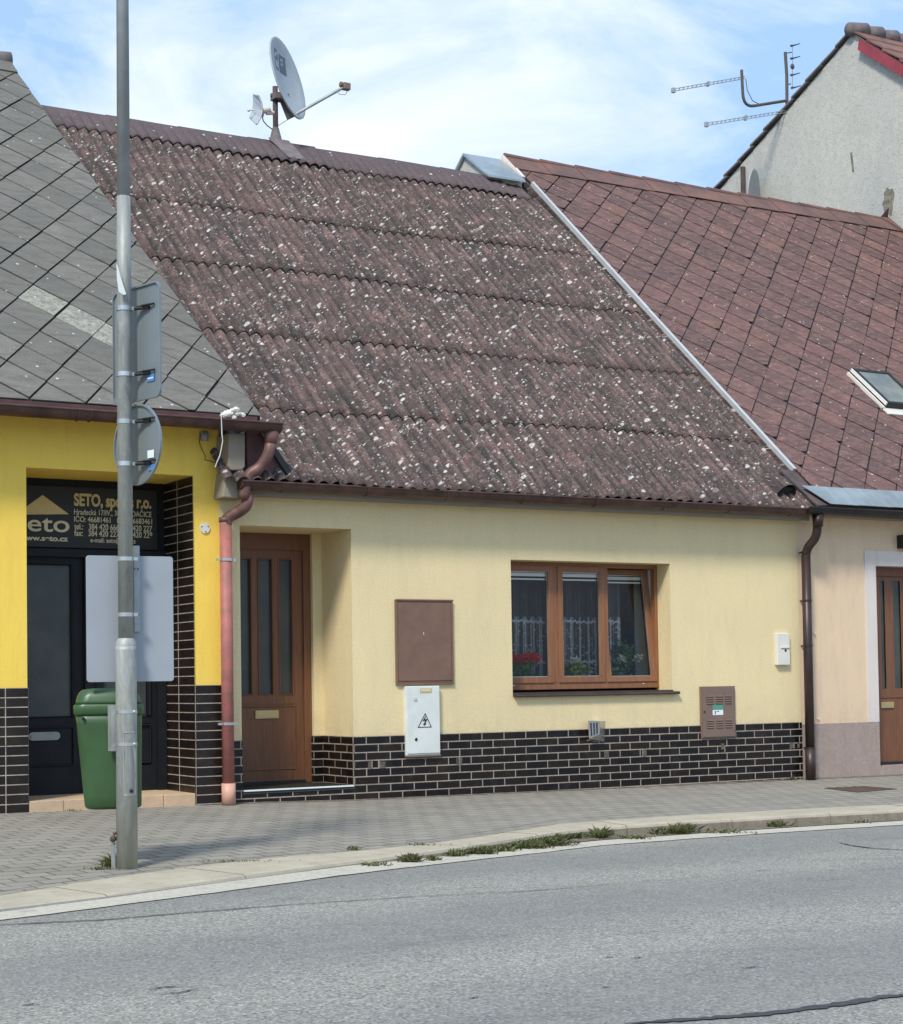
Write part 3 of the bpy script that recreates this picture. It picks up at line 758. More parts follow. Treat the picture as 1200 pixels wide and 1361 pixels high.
# roof
verge=6.30
s_r=8.62
vx_=lambda t:verge-.029*t
slb=slates(RY,(4.840,1.560),(.2177,.3127),(.2588,-.3292),(XL,verge,-.03,s_r-.42),.015,.008,special=((0,0),(0,-1),(0,-2)),skew=.029)
roof1=slb.build('roof',M['greyslate'],H1)
ul=MB(); ul.prism([RY.p(XL,-.02,-.012),RY.p(vx_(0)-.01,-.02,-.012),RY.p(vx_(s_r)-.01,s_r,-.012),RY.p(XL,s_r,-.012)],RY.n*-.05); backslope(ul,RY,XL,vx_(s_r),s_r)
ul.build('roof_deck',M['bitumen'],H1)
cp=MB()
for k in range(60):
    a=vx_(s_r)+.02-k*.33; 
    if a<XL: break
    cp.tube([RY.p(a,s_r,.0)+Vector((0,0,-.02)),RY.p(a-.33,s_r,.0)+Vector((0,0,-.035))],[.125,.11],14)
cp.build('ridge_cap',M['ridgegrey'],H1,smooth=True)
cc=MB(); sheet(cc,RY,XL,vx_(s_r-.2),s_r-.46,s_r-.02,.03,.02); cc.build('ridge_sheet',M['greyslate'],H1)
vb=MB(); vb.prism([RY.p(vx_(0)-.02,-.03,-.012),RY.p(vx_(s_r)-.02,s_r,-.012),RY.p(vx_(s_r)-.02,s_r,-.09),RY.p(vx_(0)-.02,-.03,-.09)],(.025,0,0))
vb.build('verge_board',M['board'],H1)
sf=MB(); sf.box(XL,verge-.03,13.99,YF,3.40,3.44); sf.box(XL,verge-.03,13.975,14.0,3.40,3.475); sf.build('eaves_board',M['board'],H1)
# gutter
gy,gr=13.90,.078
gzr=Z_(375,562,gy-gr); gzl=Z_(0,537.5,gy-gr); gxr=X_(376,562,gy-gr)
gt=MB(); halfgutter(gt,XL,gxr,gy,gzl,gr)
for x in(1.0,2.6,4.6,X_(118,550,gy)):
    gt.tube([(x,gy-gr-.006,gzl+.003)]+[(x,gy-(gr+.004)*math.cos(math.pi*k/10),gzl-(gr+.004)*math.sin(math.pi*k/10)) for k in range(11)],.006,6)
gt.build('gutter',M['gutter'],H1)
# downpipe: outlet, swan neck over to the cream house's gutter end, second elbow, long red pipe, pale foot
def smoothpath(P,n=6):
    P=[Vector(p) for p in P]; out=[P[0]]
    for a,b,c in zip(P,P[1:],P[2:]):
        r=min((b-a).length,(c-b).length)*.38; q0=b+(a-b).normalized()*r; q1=b+(c-b).normalized()*r
        for k in range(n+1): t=k/n; out.append(q0*(1-t)**2+b*2*t*(1-t)+q1*t*t)
    out.append(P[-1]); return out
ya=13.92
e=MB(); e.tube([onY(361,570,ya),onY(359.5,590,ya)],[.075,.052],16)
e.tube(smoothpath([onY(360,585,ya),onY(357,604,ya),onY(345,622,13.97),onY(331,630,14.0),onY(325,652,14.03),onY(324,662,14.05)]),.050,16)
e.build('downpipe_elbow',M['pipebrown'],H1,smooth=True)
e=MB(); e.tube(smoothpath([onY(329,655,14.06),onY(328,672,14.06),onY(318,680,14.12),onY(302,688,14.19),onY(299.5,700,14.20)],5),.052,16)
e.tube([onY(299.5,688,14.2),onY(299.5,694,14.2)],.058,16)
e.build('downpipe_elbow',M['pipebrown'],H1,smooth=True)
e=MB(); pxs=onY(299.6,692,14.2); e.tube([pxs,Vector((pxs.x+.004,14.2,Z_(302,1041,14.2)))],.054,20)
e.build('downpipe',M['pipered'],H1,smooth=True)
e=MB(); zf=pz(pxs.x,14.2); e.tube([(pxs.x+.004,14.2,Z_(302,1041,14.2)),(pxs.x+.004,14.2,zf+.005)],.062,20); e.build('downpipe_foot',M['pipepale'],H1,smooth=True)
for y in(744,962):
    z=Z_(301,y,14.2); e=MB(); e.tube([(pxs.x+.002,14.2,z-.012),(pxs.x+.002,14.2,z+.012)],.061,20)
    e.box(pxs.x-.012,pxs.x+.012,14.2+.05,YF,z-.008,z+.008); e.box(pxs.x+.058,pxs.x+.09,14.19,14.21,z-.012,z+.012); e.box(pxs.x-.09,pxs.x-.058,14.19,14.21,z-.010,z+.010)
    e.build('pipe_clamp',M['clamp'],H1)
# stone corbel under the eaves end, and the boxed brown gable board
Yc=14.02
def slab(name,pts,Y,d,mat,parent,bev=.012):
    b=MB(); b.prism([onY(*q,Y) for q in pts],(0,d,0)); return b.build(name,mat,parent,bevel=bev)
slab('corbel',[(304,575),(326,576),(326,620),(322,625),(307,625),(303,620)],Yc,.28,M['greyplaster'],H1)
slab('corbel_base',[(300,626),(331,627),(326,663),(296,661)],Yc+.06,.22,M['greyplaster'],H1)
slab('gable_board',[(327,573),(346,575),(394,642),(330,645)],14.09,.04,M['board'],H1,.004)
slab('flashing_strip',[(343,570),(352,572),(398,641),(388,641)],14.05,.03,M['bitumen'],H1,.002)

# ================================================================== CREAM HOUSE (centre)
cx0,cx1=yx1,X_(1065.5,1000)
ctz=.613
H2=thing('terraced_house','low cream plastered house with black brick-tile plinth and lichen-covered corrugated roof','house',(9.4,YF,0),'low terraced houses along the pavement')
dx0,dx1=X_(320),7.352; dz1=2.540; stp=.168
wx0,wx1,wz0,wz1=9.106,11.062,.968,2.297
Y1=onX(430,1000,dx1).y; dx2=X_(418,1000,Y1); Yd=onX(413.6,1000,dx2).y+.0
Yw=onX(875,850,wx1).y
w=MB(); w.holes(cx0,cx1,ctz,2.98,YF,[(dx0,dx1,-1,dz1),(wx0,wx1,wz0,wz1)])
def reveal(mb,x,y0,y1,z0,z1): mb.face([(x,y0,z0),(x,y1,z0),(x,y1,z1),(x,y0,z1)])
reveal(w,dx1,YF,Y1,ctz,dz1); w.face([(dx2,Y1,ctz),(dx1,Y1,ctz),(dx1,Y1,dz1),(dx2,Y1,dz1)]); reveal(w,dx2,Y1,Yd+.1,ctz,dz1)
reveal(w,dx0,YF,Yd+.1,ctz,dz1)
w.face([(dx0,YF,dz1),(dx1,YF,dz1),(dx1,Yd+.1,dz1),(dx0,Yd+.1,dz1)])
reveal(w,wx1,YF,Yw+.05,wz0,wz1); reveal(w,wx0,YF,Yw+.05,wz0,wz1)
w.face([(wx0,YF,wz1),(wx1,YF,wz1),(wx1,Yw+.05,wz1),(wx0,Yw+.05,wz1)]); w.face([(wx0,YF,wz0),(wx1,YF,wz0),(wx1,Yw+.05,wz0),(wx0,Yw+.05,wz0)])
w.build('wall',M['cream'],H2)
bd=MB(); gable_body(bd,6.26,12.80,YF+.5,0,RC,7.59,.2); bd.build('gable_wall',M['greyplaster'],H2)
# plinth
cv=TH*12-ctz; yq=YF-.012; ju=X_(501.8,985)+.0
cu0=lambda x:(x-ju)+TW*40+TW*.5   # top course (12th row from 0) has its joint at ju
pq=MB()
def cf(x0,x1,z0,z1): pq.face([(x0,yq,z0),(x1,yq,z0),(x1,yq,z1),(x0,yq,z1)],uvw(cu0(x0),cu0(x1),z0+cv,z1+cv))
cf(cx0,dx0,-.3,ctz); cf(dx1,cx1,-.3,ctz); cf(dx0,dx1,-.3,stp-.035)
pq.face([(cx0,yq,ctz),(cx1,yq,ctz),(cx1,YF,ctz),(cx0,YF,ctz)][:4])
xr=dx1-.012
pq.face([(xr,yq,stp),(xr,Y1-.012,stp),(xr,Y1-.012,ctz),(xr,yq,ctz)],uvw(TW*30,TW*30+(Y1-YF),stp+cv,ctz+cv))
pq.face([(dx2-.012,Y1-.012,stp),(xr,Y1-.012,stp),(xr,Y1-.012,ctz),(dx2-.012,Y1-.012,ctz)],uvw(TW*30+.002,TW*30+.11,stp+cv,ctz+cv))
pq.face([(dx2-.012,Y1-.012,stp),(dx2-.012,Yd+.1,stp),(dx2-.012,Yd+.1,ctz),(dx2-.012,Y1-.012,ctz)],uvw(TW*30,TW*30+.1,stp+cv,ctz+cv))
pq.face([(xr,yq,ctz),(xr,Y1,ctz),(dx1,Y1,ctz),(dx1,yq,ctz)])
pq.build('plinth',M['tile'],H2)
M['patch']=simple('grey_brown_mortar',c3(.12,.11,.09),.9,0,.4,30)
# pale corner joint and mismatched repair patches in the tile work
rp=MB(); rp.box(dx1-.015,dx1-.007,yq-.003,yq+.004,stp,ctz)
rp.build('corner_joint',M['kerb'],H2)
pa=MB()
for k,(x,y,ww,hh_) in enumerate(((491.5,1016.5,5,9),(508.5,1016.5,7,9),(611,1011,6,8),(806,1003,6,8),(608,1011,3,9),(857,1001,4,7),(960,992,4,7),(1051.8,990.5,5,8),(1061,990,3,8))):
    c=onY(x,y,yq); sx=(X_(x+ww/2,y)-X_(x-ww/2,y))/2; sz=TH*.42
    pa=MB(); pa.box(c.x-sx,c.x+sx,yq-.003,yq+.002,c.z-sz,c.z+sz); pa.build('repair_patch',M['patch'],H2)

for x in(494.2,504.5,610,854,963,1055):
    pa=MB(); c=onY(x,1016.5-(x-494)*.046,yq); pa.box(c.x-.006,c.x+.006,yq-.004,yq+.002,c.z-TH*.45,c.z+TH*.45); pa.build('pale_joint',M['kerb'],H2)


# door step with metal nosing
st=MB(); st.box(dx0+.002,dx1-.014,YF-.02,Yd+.1,stp-.03,stp); st.build('door_step',M['panelblack'],H2)
ns=MB(); ns.box(dx0+.002,dx1-.014,YF-.026,YF-.0205,stp-.012,stp+.002); ns.build('step_nosing',M['stickerwhite'],H2)
th_=MB(); 
# door
DX=lambda x: X_(x,880,Yd); DZ=lambda x,y: Z_(x,y,Yd)
lx0=dx2-1.02; lx1=DX(402.5); ztop=DZ(370,731)
df=MB(); df.box(lx1,dx2-.001,Yd-.03,Yd+.05,stp+.002,dz1-.001); df.box(lx0-.2,lx1,Yd-.03,Yd+.05,ztop,dz1-.001); df.box(lx0-.3,lx0-.2+.12,Yd-.03,Yd+.05,stp,ztop)
th_.box(lx0-.1,lx1,Yd-.035,Yd+.03,stp+.001,DZ(380,1037)); 
strips=[(DX(321)-.02,DX(333.5)),(DX(345),DX(362)),(DX(372.5),DX(388.5))]; gz0,gz1=DZ(360,922),DZ(360,744)
lf=MB(); lf.holes(lx0-.1,lx1,DZ(380,1037),ztop,Yd,[(a,b,gz0,gz1) for a,b in strips])
for a,b in strips:
    for x in(a,b): lf.face([(x,Yd,gz0),(x,Yd+.035,gz0),(x,Yd+.035,gz1),(x,Yd,gz1)])
    for z in(gz0,gz1): lf.face([(a,Yd,z),(b,Yd,z),(b,Yd+.035,z),(a,Yd+.035,z)])
    lf.tube([(a-.008,Yd-.002,gz0-.008),(b+.008,Yd-.002,gz0-.008),(b+.008,Yd-.002,gz1+.008),(a-.008,Yd-.002,gz1+.008)],.009,6,closed=True)
zr=DZ(360,935); lf.box(lx0-.1,DX(390.5),Yd-.008,Yd,zr-.004,zr+.026)
lf.tube([(lx0-.1,Yd-.001,zr-.03),(DX(392),Yd-.001,zr-.03),(DX(392),Yd-.001,DZ(380,1022)),(lx0-.1,Yd-.001,DZ(380,1022))],.007,6,closed=True)
leaf=lf.build('door',M['wood'],H2)
dfo=df.build('door_frame',M['wood'],H2,bevel=.004)
th_.build('threshold',M['blackmetal'],H2)
dg_=MB(); 
for a,b in strips: dg_.box(a,b,Yd+.03,Yd+.036,gz0,gz1)
dg_.build('door_glass',M['frost'],leaf)
sl=MB(); sl.box(DX(338),DX(369),Yd-.014,Yd+.001,DZ(353,955),DZ(353,944)); sl.box(DX(340),DX(367),Yd-.018,Yd-.012,DZ(353,953.5),DZ(353,945.5)); sl.build('letter_slot',M['brass'],leaf,bevel=.002)

# window
WX=lambda x:X_(x,850,Yw); WZ=lambda x,y:Z_(x,y,Yw)
wb0,wb1=WZ(780,915.5),wz1-.001
gx=[(WX(680)-.03,WX(727.5)),(WX(748),WX(797)),(WX(810.5),WX(869.5))]
gb,gtp=WZ(770,899),WZ(770,764)
fm=MB(); yw0,yw1=Yw,Yw+.07
def bx(mb,xa,xb,za,zb,ya=0,yb=.07): mb.box(xa,xb,Yw+ya,Yw+yb,za,zb)
fz=WZ(770,906.5)
bx(fm,wx0+.001,wx1-.001,wb0,fz); bx(fm,wx0+.001,wx1-.001,WZ(770,754),wb1); bx(fm,WX(871),wx1-.001,fz,WZ(770,754)); bx(fm,wx0+.001,WX(672),fz,WZ(770,754))
bx(fm,WX(735),WX(742),fz,WZ(770,754)); bx(fm,WX(802),WX(809),fz,WZ(770,754))
win=fm.build('window',M['woodwin'],H2,bevel=.004)
def sash(xa,xb,za,zb,mw,tilt=0,name='sash'):
    piv=Vector((0,Yw-.012,za)); rot=Matrix.Rotation(-tilt,3,'X')
    fr_=lambda p: piv+rot@(p-piv)
    b=MB(); t=mw
    for q in((xa,xb,za,za+t),(xa,xb,zb-t,zb),(xa,xa+t,za+t,zb-t),(xb-t,xb,za+t,zb-t)): b.box(q[0],q[1],Yw-.012,Yw+.055,q[2],q[3],fr_)
    o=b.build(name,M['woodwin'],win,bevel=.003)
    s2=MB(); k=.006
    for q in((xa+t,xb-t,za+t,za+t+k),(xa+t,xb-t,zb-t-k,zb-t),(xa+t,xa+t+k,za+t,zb-t),(xb-t-k,xb-t,za+t,zb-t)): s2.box(q[0],q[1],Yw+.004,Yw+.02,q[2],q[3],fr_)
    s2.build('glazing_bead',M['clamp'],win)
    gq=MB(); gq.face([fr_(Vector(p)) for p in((xa+t,Yw+.012,za+t),(xb-t,Yw+.012,za+t),(xb-t,Yw+.012,zb-t),(xa+t,Yw+.012,zb-t))]); gq.build('glass',M['glass'],win)
    bl=MB(); bl.box(xa+t+.004,xb-t-.004,Yw+.03,Yw+.05,zb-t-.045,zb-t-.012,fr_); bl.box(xa+t+.004,xb-t-.012,Yw+.028,Yw+.038,zb-t-.082,zb-t-.066,fr_); bl.build('blind_rail',M['white'],win)
za,zb=WZ(770,907),WZ(770,753); t_=gb-za
sash(wx0+.01,WX(735)+.004,za,zb,.062); sash(WX(742)-.004,WX(803)+.004,za,zb,.062)
tilt=math.atan2(onX(857,765,WX(870)).y-Yw,zb-za)
sash(WX(806),WX(871.5),za,zb,.058,tilt)
sl=MB(); sl.box(wx0-.0,wx1+.06,YF-.045,YF+.0,.953,.975); sl.box(wx0+.001,wx1-.001,YF-.02,Yw+.02,wz0-.0+.003,wz0+.022); sl.tube([(wx0+.0,YF-.045,.958),(wx1+.06,YF-.045,.958)],.014,10)
sl.build('sill',M['sillbrown'],win)
for x in(683,855): wc=MB(); c=onY(x,911 if x<700 else 908.5,Yw-.001); wc.box(c.x-.012,c.x+.012,Yw-.004,Yw,c.z-.004,c.z+.004); wc.build('drain_cap',M['offwhite'],win)
# room behind
rm=MB(); X0,X1,Ya,Yb,Z0,Z1=8.4,12.3,Yw+.07,17.6,.2,2.62
rm.face([(X0,Yb,Z0),(X1,Yb,Z0),(X1,Yb,Z1),(X0,Yb,Z1)]); rm.face([(X0,Ya,Z0),(X0,Yb,Z0),(X0,Yb,Z1),(X0,Ya,Z1)]); rm.face([(X1,Ya,Z0),(X1,Yb,Z0),(X1,Yb,Z1),(X1,Ya,Z1)])
rm.face([(X0,Ya,Z0),(X1,Ya,Z0),(X1,Yb,Z0),(X0,Yb,Z0)]); rm.face([(X0,Ya,Z1),(X1,Ya,Z1),(X1,Yb,Z1),(X0,Yb,Z1)]); rm.holes(X0,X1,Z0,Z1,Ya,[(wx0,wx1,wz0,wz1)])
rm.build('room',M['darkint'],H2)
isl=MB(); isl.box(wx0-.05,wx1+.05,Yw+.075,Yw+.35,wz0+.045,wz0+.075); isl.build('inner_sill',M['offwhite'],win)
irv=MB(); irv.box(wx1-.012,wx1+.002,Yw+.076,Yw+.40,wz0+.08,wz1-.02); irv.build('inner_reveal',M['stickerwhite'],win)
lc=MB(); n=220; yc=Yw+.33; P=[]
for k in range(n+1):
    x=wx0+(wx1-.25-wx0)*k/n; P.append((x,yc+.018*math.sin(k*.9)+.012*math.sin(k*.37)))
for (xa,ya_),(xb,yb_) in zip(P,P[1:]): lc.face([(xa,ya_,wz0+.08),(xb,yb_,wz0+.08),(xb,yb_,wz1-.03),(xa,ya_,wz1-.03)])
tag(lc.build('lace_curtain',M['lace']),'white lace net curtain with two leaf bands hanging inside the cream house window','curtain')
def leafball(mb,c,r,n,size,rg,sq=(1,.7,1)):
    for _ in range(n):
        d=Vector((rg.gauss(0,1),rg.gauss(0,1),rg.gauss(0,1))).normalized()*r*rg.uniform(.35,1)
        p=c+Vector((d.x*sq[0],d.y*sq[1],d.z*sq[2])); a=Vector((rg.uniform(-1,1),rg.uniform(-1,1),rg.uniform(-.4,.8))).normalized(); b=a.cross(Vector((rg.uniform(-1,1),rg.uniform(-1,1),rg.uniform(-1,1)))).normalized()
        s=size*rg.uniform(.6,1.2); mb.face([p,p+a*s*.5+b*s*.35,p+a*s,p+a*s*.5-b*s*.35])
def potplant(name,label,cat,xpx,h,petal,npet,leafm,rg,wdt=.13,stems=6,fz=.75):
    X=X_(xpx,890,Yw+.2); z=wz0+.076; t=thing(name,label,cat,(X,Yw+.2,z),'potted plants on the window sill')
    p=MB(); p.loft([[Vector((X+r_*math.cos(a),Yw+.2+r_*math.sin(a),zz)) for a in [2*math.pi*k/16 for k in range(16)]] for r_,zz in((.045,z),(.06,z+.09),(.066,z+.09),(.066,z+.105))]); p.build('pot',M['pot'],t)
    l=MB(); c=Vector((X,Yw+.2,z+.09))
    for k in range(stems):
        tip=c+Vector((rg.uniform(-wdt,wdt),rg.uniform(-.08,.06),h*rg.uniform(.6,1))); l.tube([c,c.lerp(tip,.5)+Vector((rg.uniform(-.02,.02),0,.02)),tip],[.004,.003,.002],5)
        leafball(l,c.lerp(tip,.55),.06,26,.05,rg); leafball(l,tip,.05,22,.045,rg)
    leafball(l,c+Vector((0,0,.05)),wdt*.95,120,.055,rg)
    l.build('foliage',leafm,t)
    f=MB()
    for k in range(npet):
        q=c+Vector((rg.uniform(-wdt,wdt)*1.0,rg.uniform(-.11,-.06),h*fz+rg.uniform(-.02,.03))); leafball(f,q,.036,46,.036,rg,(1.2,.8,.7))
    f.build('flowers',petal,t)
rg=random.Random(5)
potplant('potted_plant','red geranium in bloom behind the left pane of the cream house window','potted plant',690,.17,M['flowerred'],13,M['leaf'],rg,.16,9,1.15)
potplant('potted_plant','yellow-green leafy potted plant behind the middle pane of the window','potted plant',764,.16,M['flowerwhite'],2,M['leafy'],rg,.10,4,1.0)
potplant('potted_plant','tall bushy green potted plant with white flowers behind the right pane','potted plant',828,.36,M['flowerwhite'],5,M['leaf'],rg,.14,10,.5)

# corrugated roof
per_=.130; rows=[(-.13,1.155),(1.135,2.58),(2.56,4.0),(3.98,5.43),(5.41,7.12)]
cxa,cxb=5.95,12.86
rgc=random.Random(3)
def und(X,s): return .012*math.sin(X*1.3+s*.8)+.010*math.sin(X*.7-s*1.7+2)
cr=MB(); cols=int((cxb-cxa)/per_*12)
for ri,(s0,s1) in enumerate(rows):
    ns_=7; prevcol=None
    off={}
    for c in range(cols+1):
        X=cxa+(cxb-cxa)*c/cols; sh=int((X+ri*.46)/.91)
        if sh not in off: off[sh]=(rgc.uniform(-.004,.006),rgc.uniform(-.018,.018))
        dz,ds=off[sh]; ph=2*abs(math.cos(math.pi*(X-6.0)/per_))**.75-1
        colp=[]
        for k in range(ns_+1):
            s=s0+ds*(1-k/ns_)+(s1-s0)*k/ns_; h=.036+.030*ph+und(X,s)+.013*(1-k/ns_)+dz*(1-k/ns_)
            colp.append((X,s,h))
        if prevcol:
            for k in range(ns_):
                a,b,c_,d=prevcol[k],colp[k],colp[k+1],prevcol[k+1]
                cr.face([RC.p(*a),RC.p(*b),RC.p(*c_),RC.p(*d)],[(q[0],q[1]) for q in(a,b,c_,d)])
            a,b=prevcol[0],colp[0]; cr.face([RC.p(a[0],a[1],a[2]-.007),RC.p(b[0],b[1],b[2]-.007),RC.p(*b),RC.p(*a)],[(a[0],a[1]),(b[0],b[1]),(b[0],b[1]),(a[0],a[1])])
            cr.face([RC.p(a[0],a[1]+.2,a[2]-.014),RC.p(b[0],b[1]+.2,b[2]-.014),RC.p(b[0],b[1],b[2]-.009),RC.p(a[0],a[1],a[2]-.009)],[(a[0],a[1])]*4)
        prevcol=colp
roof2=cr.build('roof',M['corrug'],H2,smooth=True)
w_=roof2.modifiers.new('weld','WELD'); w_.merge_threshold=.0003
# ridge capping: smooth at the ridge, wavy where it beds on the sheets
rc_=MB(); prev=None; sR=7.60
for c in range(cols+1):
    X=cxa+(cxb-.05-cxa)*c/cols; ph=2*abs(math.cos(math.pi*(X-6.0)/per_))**.75-1; seg=int((X-6)/.93); dzz=((seg*37)%7-3)*.004
    cp_=[]
    for k in range(6):
        t=k/5; s=7.03+(sR-7.03)*t; h=.058+dzz+(.022*ph)*(1-t)**1.2+und(X,s)+.012*(1-t)
        cp_.append((X,s,h))
    if prev:
        for k in range(5): rc_.face([RC.p(*q) for q in(prev[k],cp_[k],cp_[k+1],prev[k+1])],[(q[0],q[1]) for q in(prev[k],cp_[k],cp_[k+1],prev[k+1])])
        a,b=prev[0],cp_[0]; rc_.face([RC.p(a[0],a[1],a[2]-.012),RC.p(b[0],b[1],b[2]-.012),RC.p(*b),RC.p(*a)],[(a[0],a[1])]*4)
        a,b=prev[5],cp_[5]; A,B=RC.p(*a),RC.p(*b)
        rc_.face([A,B,B+Vector((0,.3,-.24)),A+Vector((0,.3,-.24))],[(a[0],8),(b[0],8),(b[0],8.4),(a[0],8.4)])
    prev=cp_
def cappaint():
    t=NT('ridge_capping'); uv=t.uvc
    a=t.ramp(t.noise(uv,3,5,.7),.36,.66); col=t.mix(a,c3(.115,.085,.088),c3(.078,.068,.07))
    f=t.ramp(t.noise(uv,28,4,.75),.4,.64); col=t.mix(t.math('MULTIPLY',f,.4),col,c3(.20,.15,.14))
    v=t.vor(uv,13); rc=t.n.new('ShaderNodeSeparateColor'); t.lk(v.outputs['Color'],rc.inputs[0])
    on=t.math('MULTIPLY',t.math('LESS_THAN',v.outputs['Distance'],t.math('MULTIPLY',rc.outputs[0],.26)),t.math('GREATER_THAN',rc.outputs[1],.78))
    col=t.mix(on,col,c3(.5,.48,.46)); t.col(col); t.set(rough=.95,spec=.15); t.bump(t.noise(uv,60,4,.8),.5,.006); return t.m
M['cap']=cappaint()
cpo=rc_.build('ridge_cap',M['cap'],H2,smooth=True); w_=cpo.modifiers.new('weld','WELD'); w_.merge_threshold=.0003
dk=MB(); sheet(dk,RC,6.3,12.86,-.06,7.58,-.02,.06); backslope(dk,RC,6.3,12.86,7.58); dk.build('roof_deck',M['bitumen'],H2)
# light flashing along the party line
fl=MB()
for (a,b,x_a,x_b,dh) in((.52,4.05,12.875,12.895,0),(4.0,7.42,12.89,12.925,.006)):
    for h0,h1 in((.088,.135+dh),): 
        P=[RC.p(x_a,a,h0),RC.p(x_b,b,h0),RC.p(x_b,b,h1),RC.p(x_a,a,h1)]; fl.prism(P,(.045,0,0))
fl.build('flashing',M['flash'],H2)
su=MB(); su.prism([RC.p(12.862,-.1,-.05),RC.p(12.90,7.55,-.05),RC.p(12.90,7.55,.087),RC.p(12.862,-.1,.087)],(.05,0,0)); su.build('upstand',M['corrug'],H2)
# eaves board, gutter
eb=MB(); eb.box(cx0+.22,cx1+.02,14.13,YF-.001,2.80,2.875); eb.box(cx0+.22,cx1+.02,14.12,14.14,2.79,2.93); eb.build('eaves_board',M['greyplaster'],H2)
gy2,gr2=14.03,.070; z1_=Z_(430,646,gy2-gr2); z2_=Z_(1075,675.5,gy2-gr2)
gt=MB(); xa=X_(322,645,gy2-gr2); xb=X_(1079,675,gy2-gr2); zg=(z1_+z2_)/2
halfgutter(gt,xa,xb,gy2,zg,gr2)
for x in [xa+.4+.85*k for k in range(8)]:
    gt.tube([(x,gy2-(gr2+.003)*math.cos(math.pi*k/10),zg-(gr2+.003)*math.sin(math.pi*k/10)) for k in range(11)],.005,6)
gt.build('gutter',M['gutter'],H2)
print('gutter z',z1_,z2_,'yellow',gzl,gzr,'Y1',Y1,'Yd',Yd,'Yw',Yw,'ydep',ydep,'tilt',math.degrees(tilt))
# small half-round vent tile and edge flap near the right end of the eaves
vx,vs=RC.px(1043,657,.05)
vt=MB(); 
hood=[[RC.p(vx+.13*math.cos(a),vs+ds_,.05+.14*math.sin(a)*k) for a in [math.pi*j/10 for j in range(11)]] for ds_,k in((-.02,1),(.16,.9),(.34,.25))]
for A_,B_ in zip(hood,hood[1:]):
    for j in range(10): vt.face([A_[j],A_[j+1],B_[j+1],B_[j]],[(q.x,q.z) for q in(A_[j],A_[j+1],B_[j+1],B_[j])])
vt.cm=1; vt.face([RC.p(vx-.11,vs+.02,.03),RC.p(vx+.11,vs+.02,.03),RC.p(vx+.11,vs+.02,.13),RC.p(vx-.11,vs+.02,.13)])
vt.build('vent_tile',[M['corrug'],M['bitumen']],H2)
fp=MB(); fp.prism([RC.p(12.72,.55,.09),RC.p(12.93,.55,.10),RC.p(13.0,-.12,.10),RC.p(12.80,-.12,.09)],RC.n*-.02); fp.build('edge_flap',M['ridgebrown'],H2)
fp=MB(); fp.prism([RC.p(12.70,.42,.085),RC.p(12.725,.42,.085),RC.p(12.86,-.12,.085),RC.p(12.82,-.12,.085)],RC.n*-.05); fp.build('edge_strip',M['bitumen'],H2)

# ================================================================== PEACH HOUSE (right)
rx0,rx1=cx1,20.2
H3=thing('terraced_house','peach plastered house with pinkish plinth, white door surround and red-brown slate roof','house',(15.5,YF,0),'low terraced houses along the pavement')
tx0,tx1=X_(1151,850),X_(1166,870); tz=Z_(1150,731.5); oz=Z_(1167,752)
dw=1.02; drx1=tx1+dw; pzt=Z_(1085,962); 
w=MB(); w.holes(rx0,rx1,pzt,3.02,YF+.004,[(tx1,drx1,-1,oz)])
yrev=YF+.16
w.build('wall',M['peach'],H3)
tr=MB()
tr.box(tx0,tx1,YF-.008,YF+.02,pzt,tz); tr.box(tx1,drx1,YF-.008,YF+.02,oz,tz); tr.box(drx1,drx1+tx1-tx0,YF-.008,YF+.02,pzt,tz)
tr.box(drx1-.001,drx1+.004,YF+.02,yrev+.06,0,oz); tr.face([(tx1,YF,oz+.001),(drx1,YF,oz+.001),(drx1,yrev,oz+.001),(tx1,yrev,oz+.001)])
tr.box(tx1-.004,tx1+.001,YF+.02,yrev+.06,.1,oz)
# second window bay further along, with the same surround
tr.build('door_surround',M['whitetrim'],H3)
tr=MB(); tr.box(16.9,17.0,YF-.008,YF+.003,.95,2.4); tr.box(18.2,18.3,YF-.008,YF+.003,.95,2.4); tr.box(17.0,18.2,YF-.008,YF+.003,2.3,2.4); tr.build('window_surround',M['whitetrim'],H3)
wn=MB(); wn.box(17.0,18.2,YF-.004,YF+.003,1.0,2.3); wn.build('window',M['woodwin'],H3)
pn=MB(); pn.box(17.08,17.56,YF-.006,YF-.002,1.08,2.22); pn.box(17.64,18.12,YF-.006,YF-.002,1.08,2.22); pn.build('window_glass',M['frost'],H3)
thz=Z_(1167,1016)
pp=MB(); 
pp.holes(rx0,rx1,-.3,pzt,YF-.006,[(tx1,drx1,thz-.02,5)])
pp.face([(rx0,YF-.006,pzt),(tx1,YF-.006,pzt),(tx1,YF+.01,pzt),(rx0,YF+.01,pzt)]); pp.box(tx1,drx1,YF-.004,yrev+.1,thz-.2,thz-.02)
pp.face([(rx0,YF-.006,-.3),(rx0,YF+.01,-.3),(rx0,YF+.01,pzt),(rx0,YF-.006,pzt)])
pp.build('plinth',M['pinkgrey'],H3)
bd=MB(); gable_body(bd,12.82,rx1-.01,YF+.5,0,RR,8.11,.2); bd.build('gable_wall',M['greyplaster'],H3)
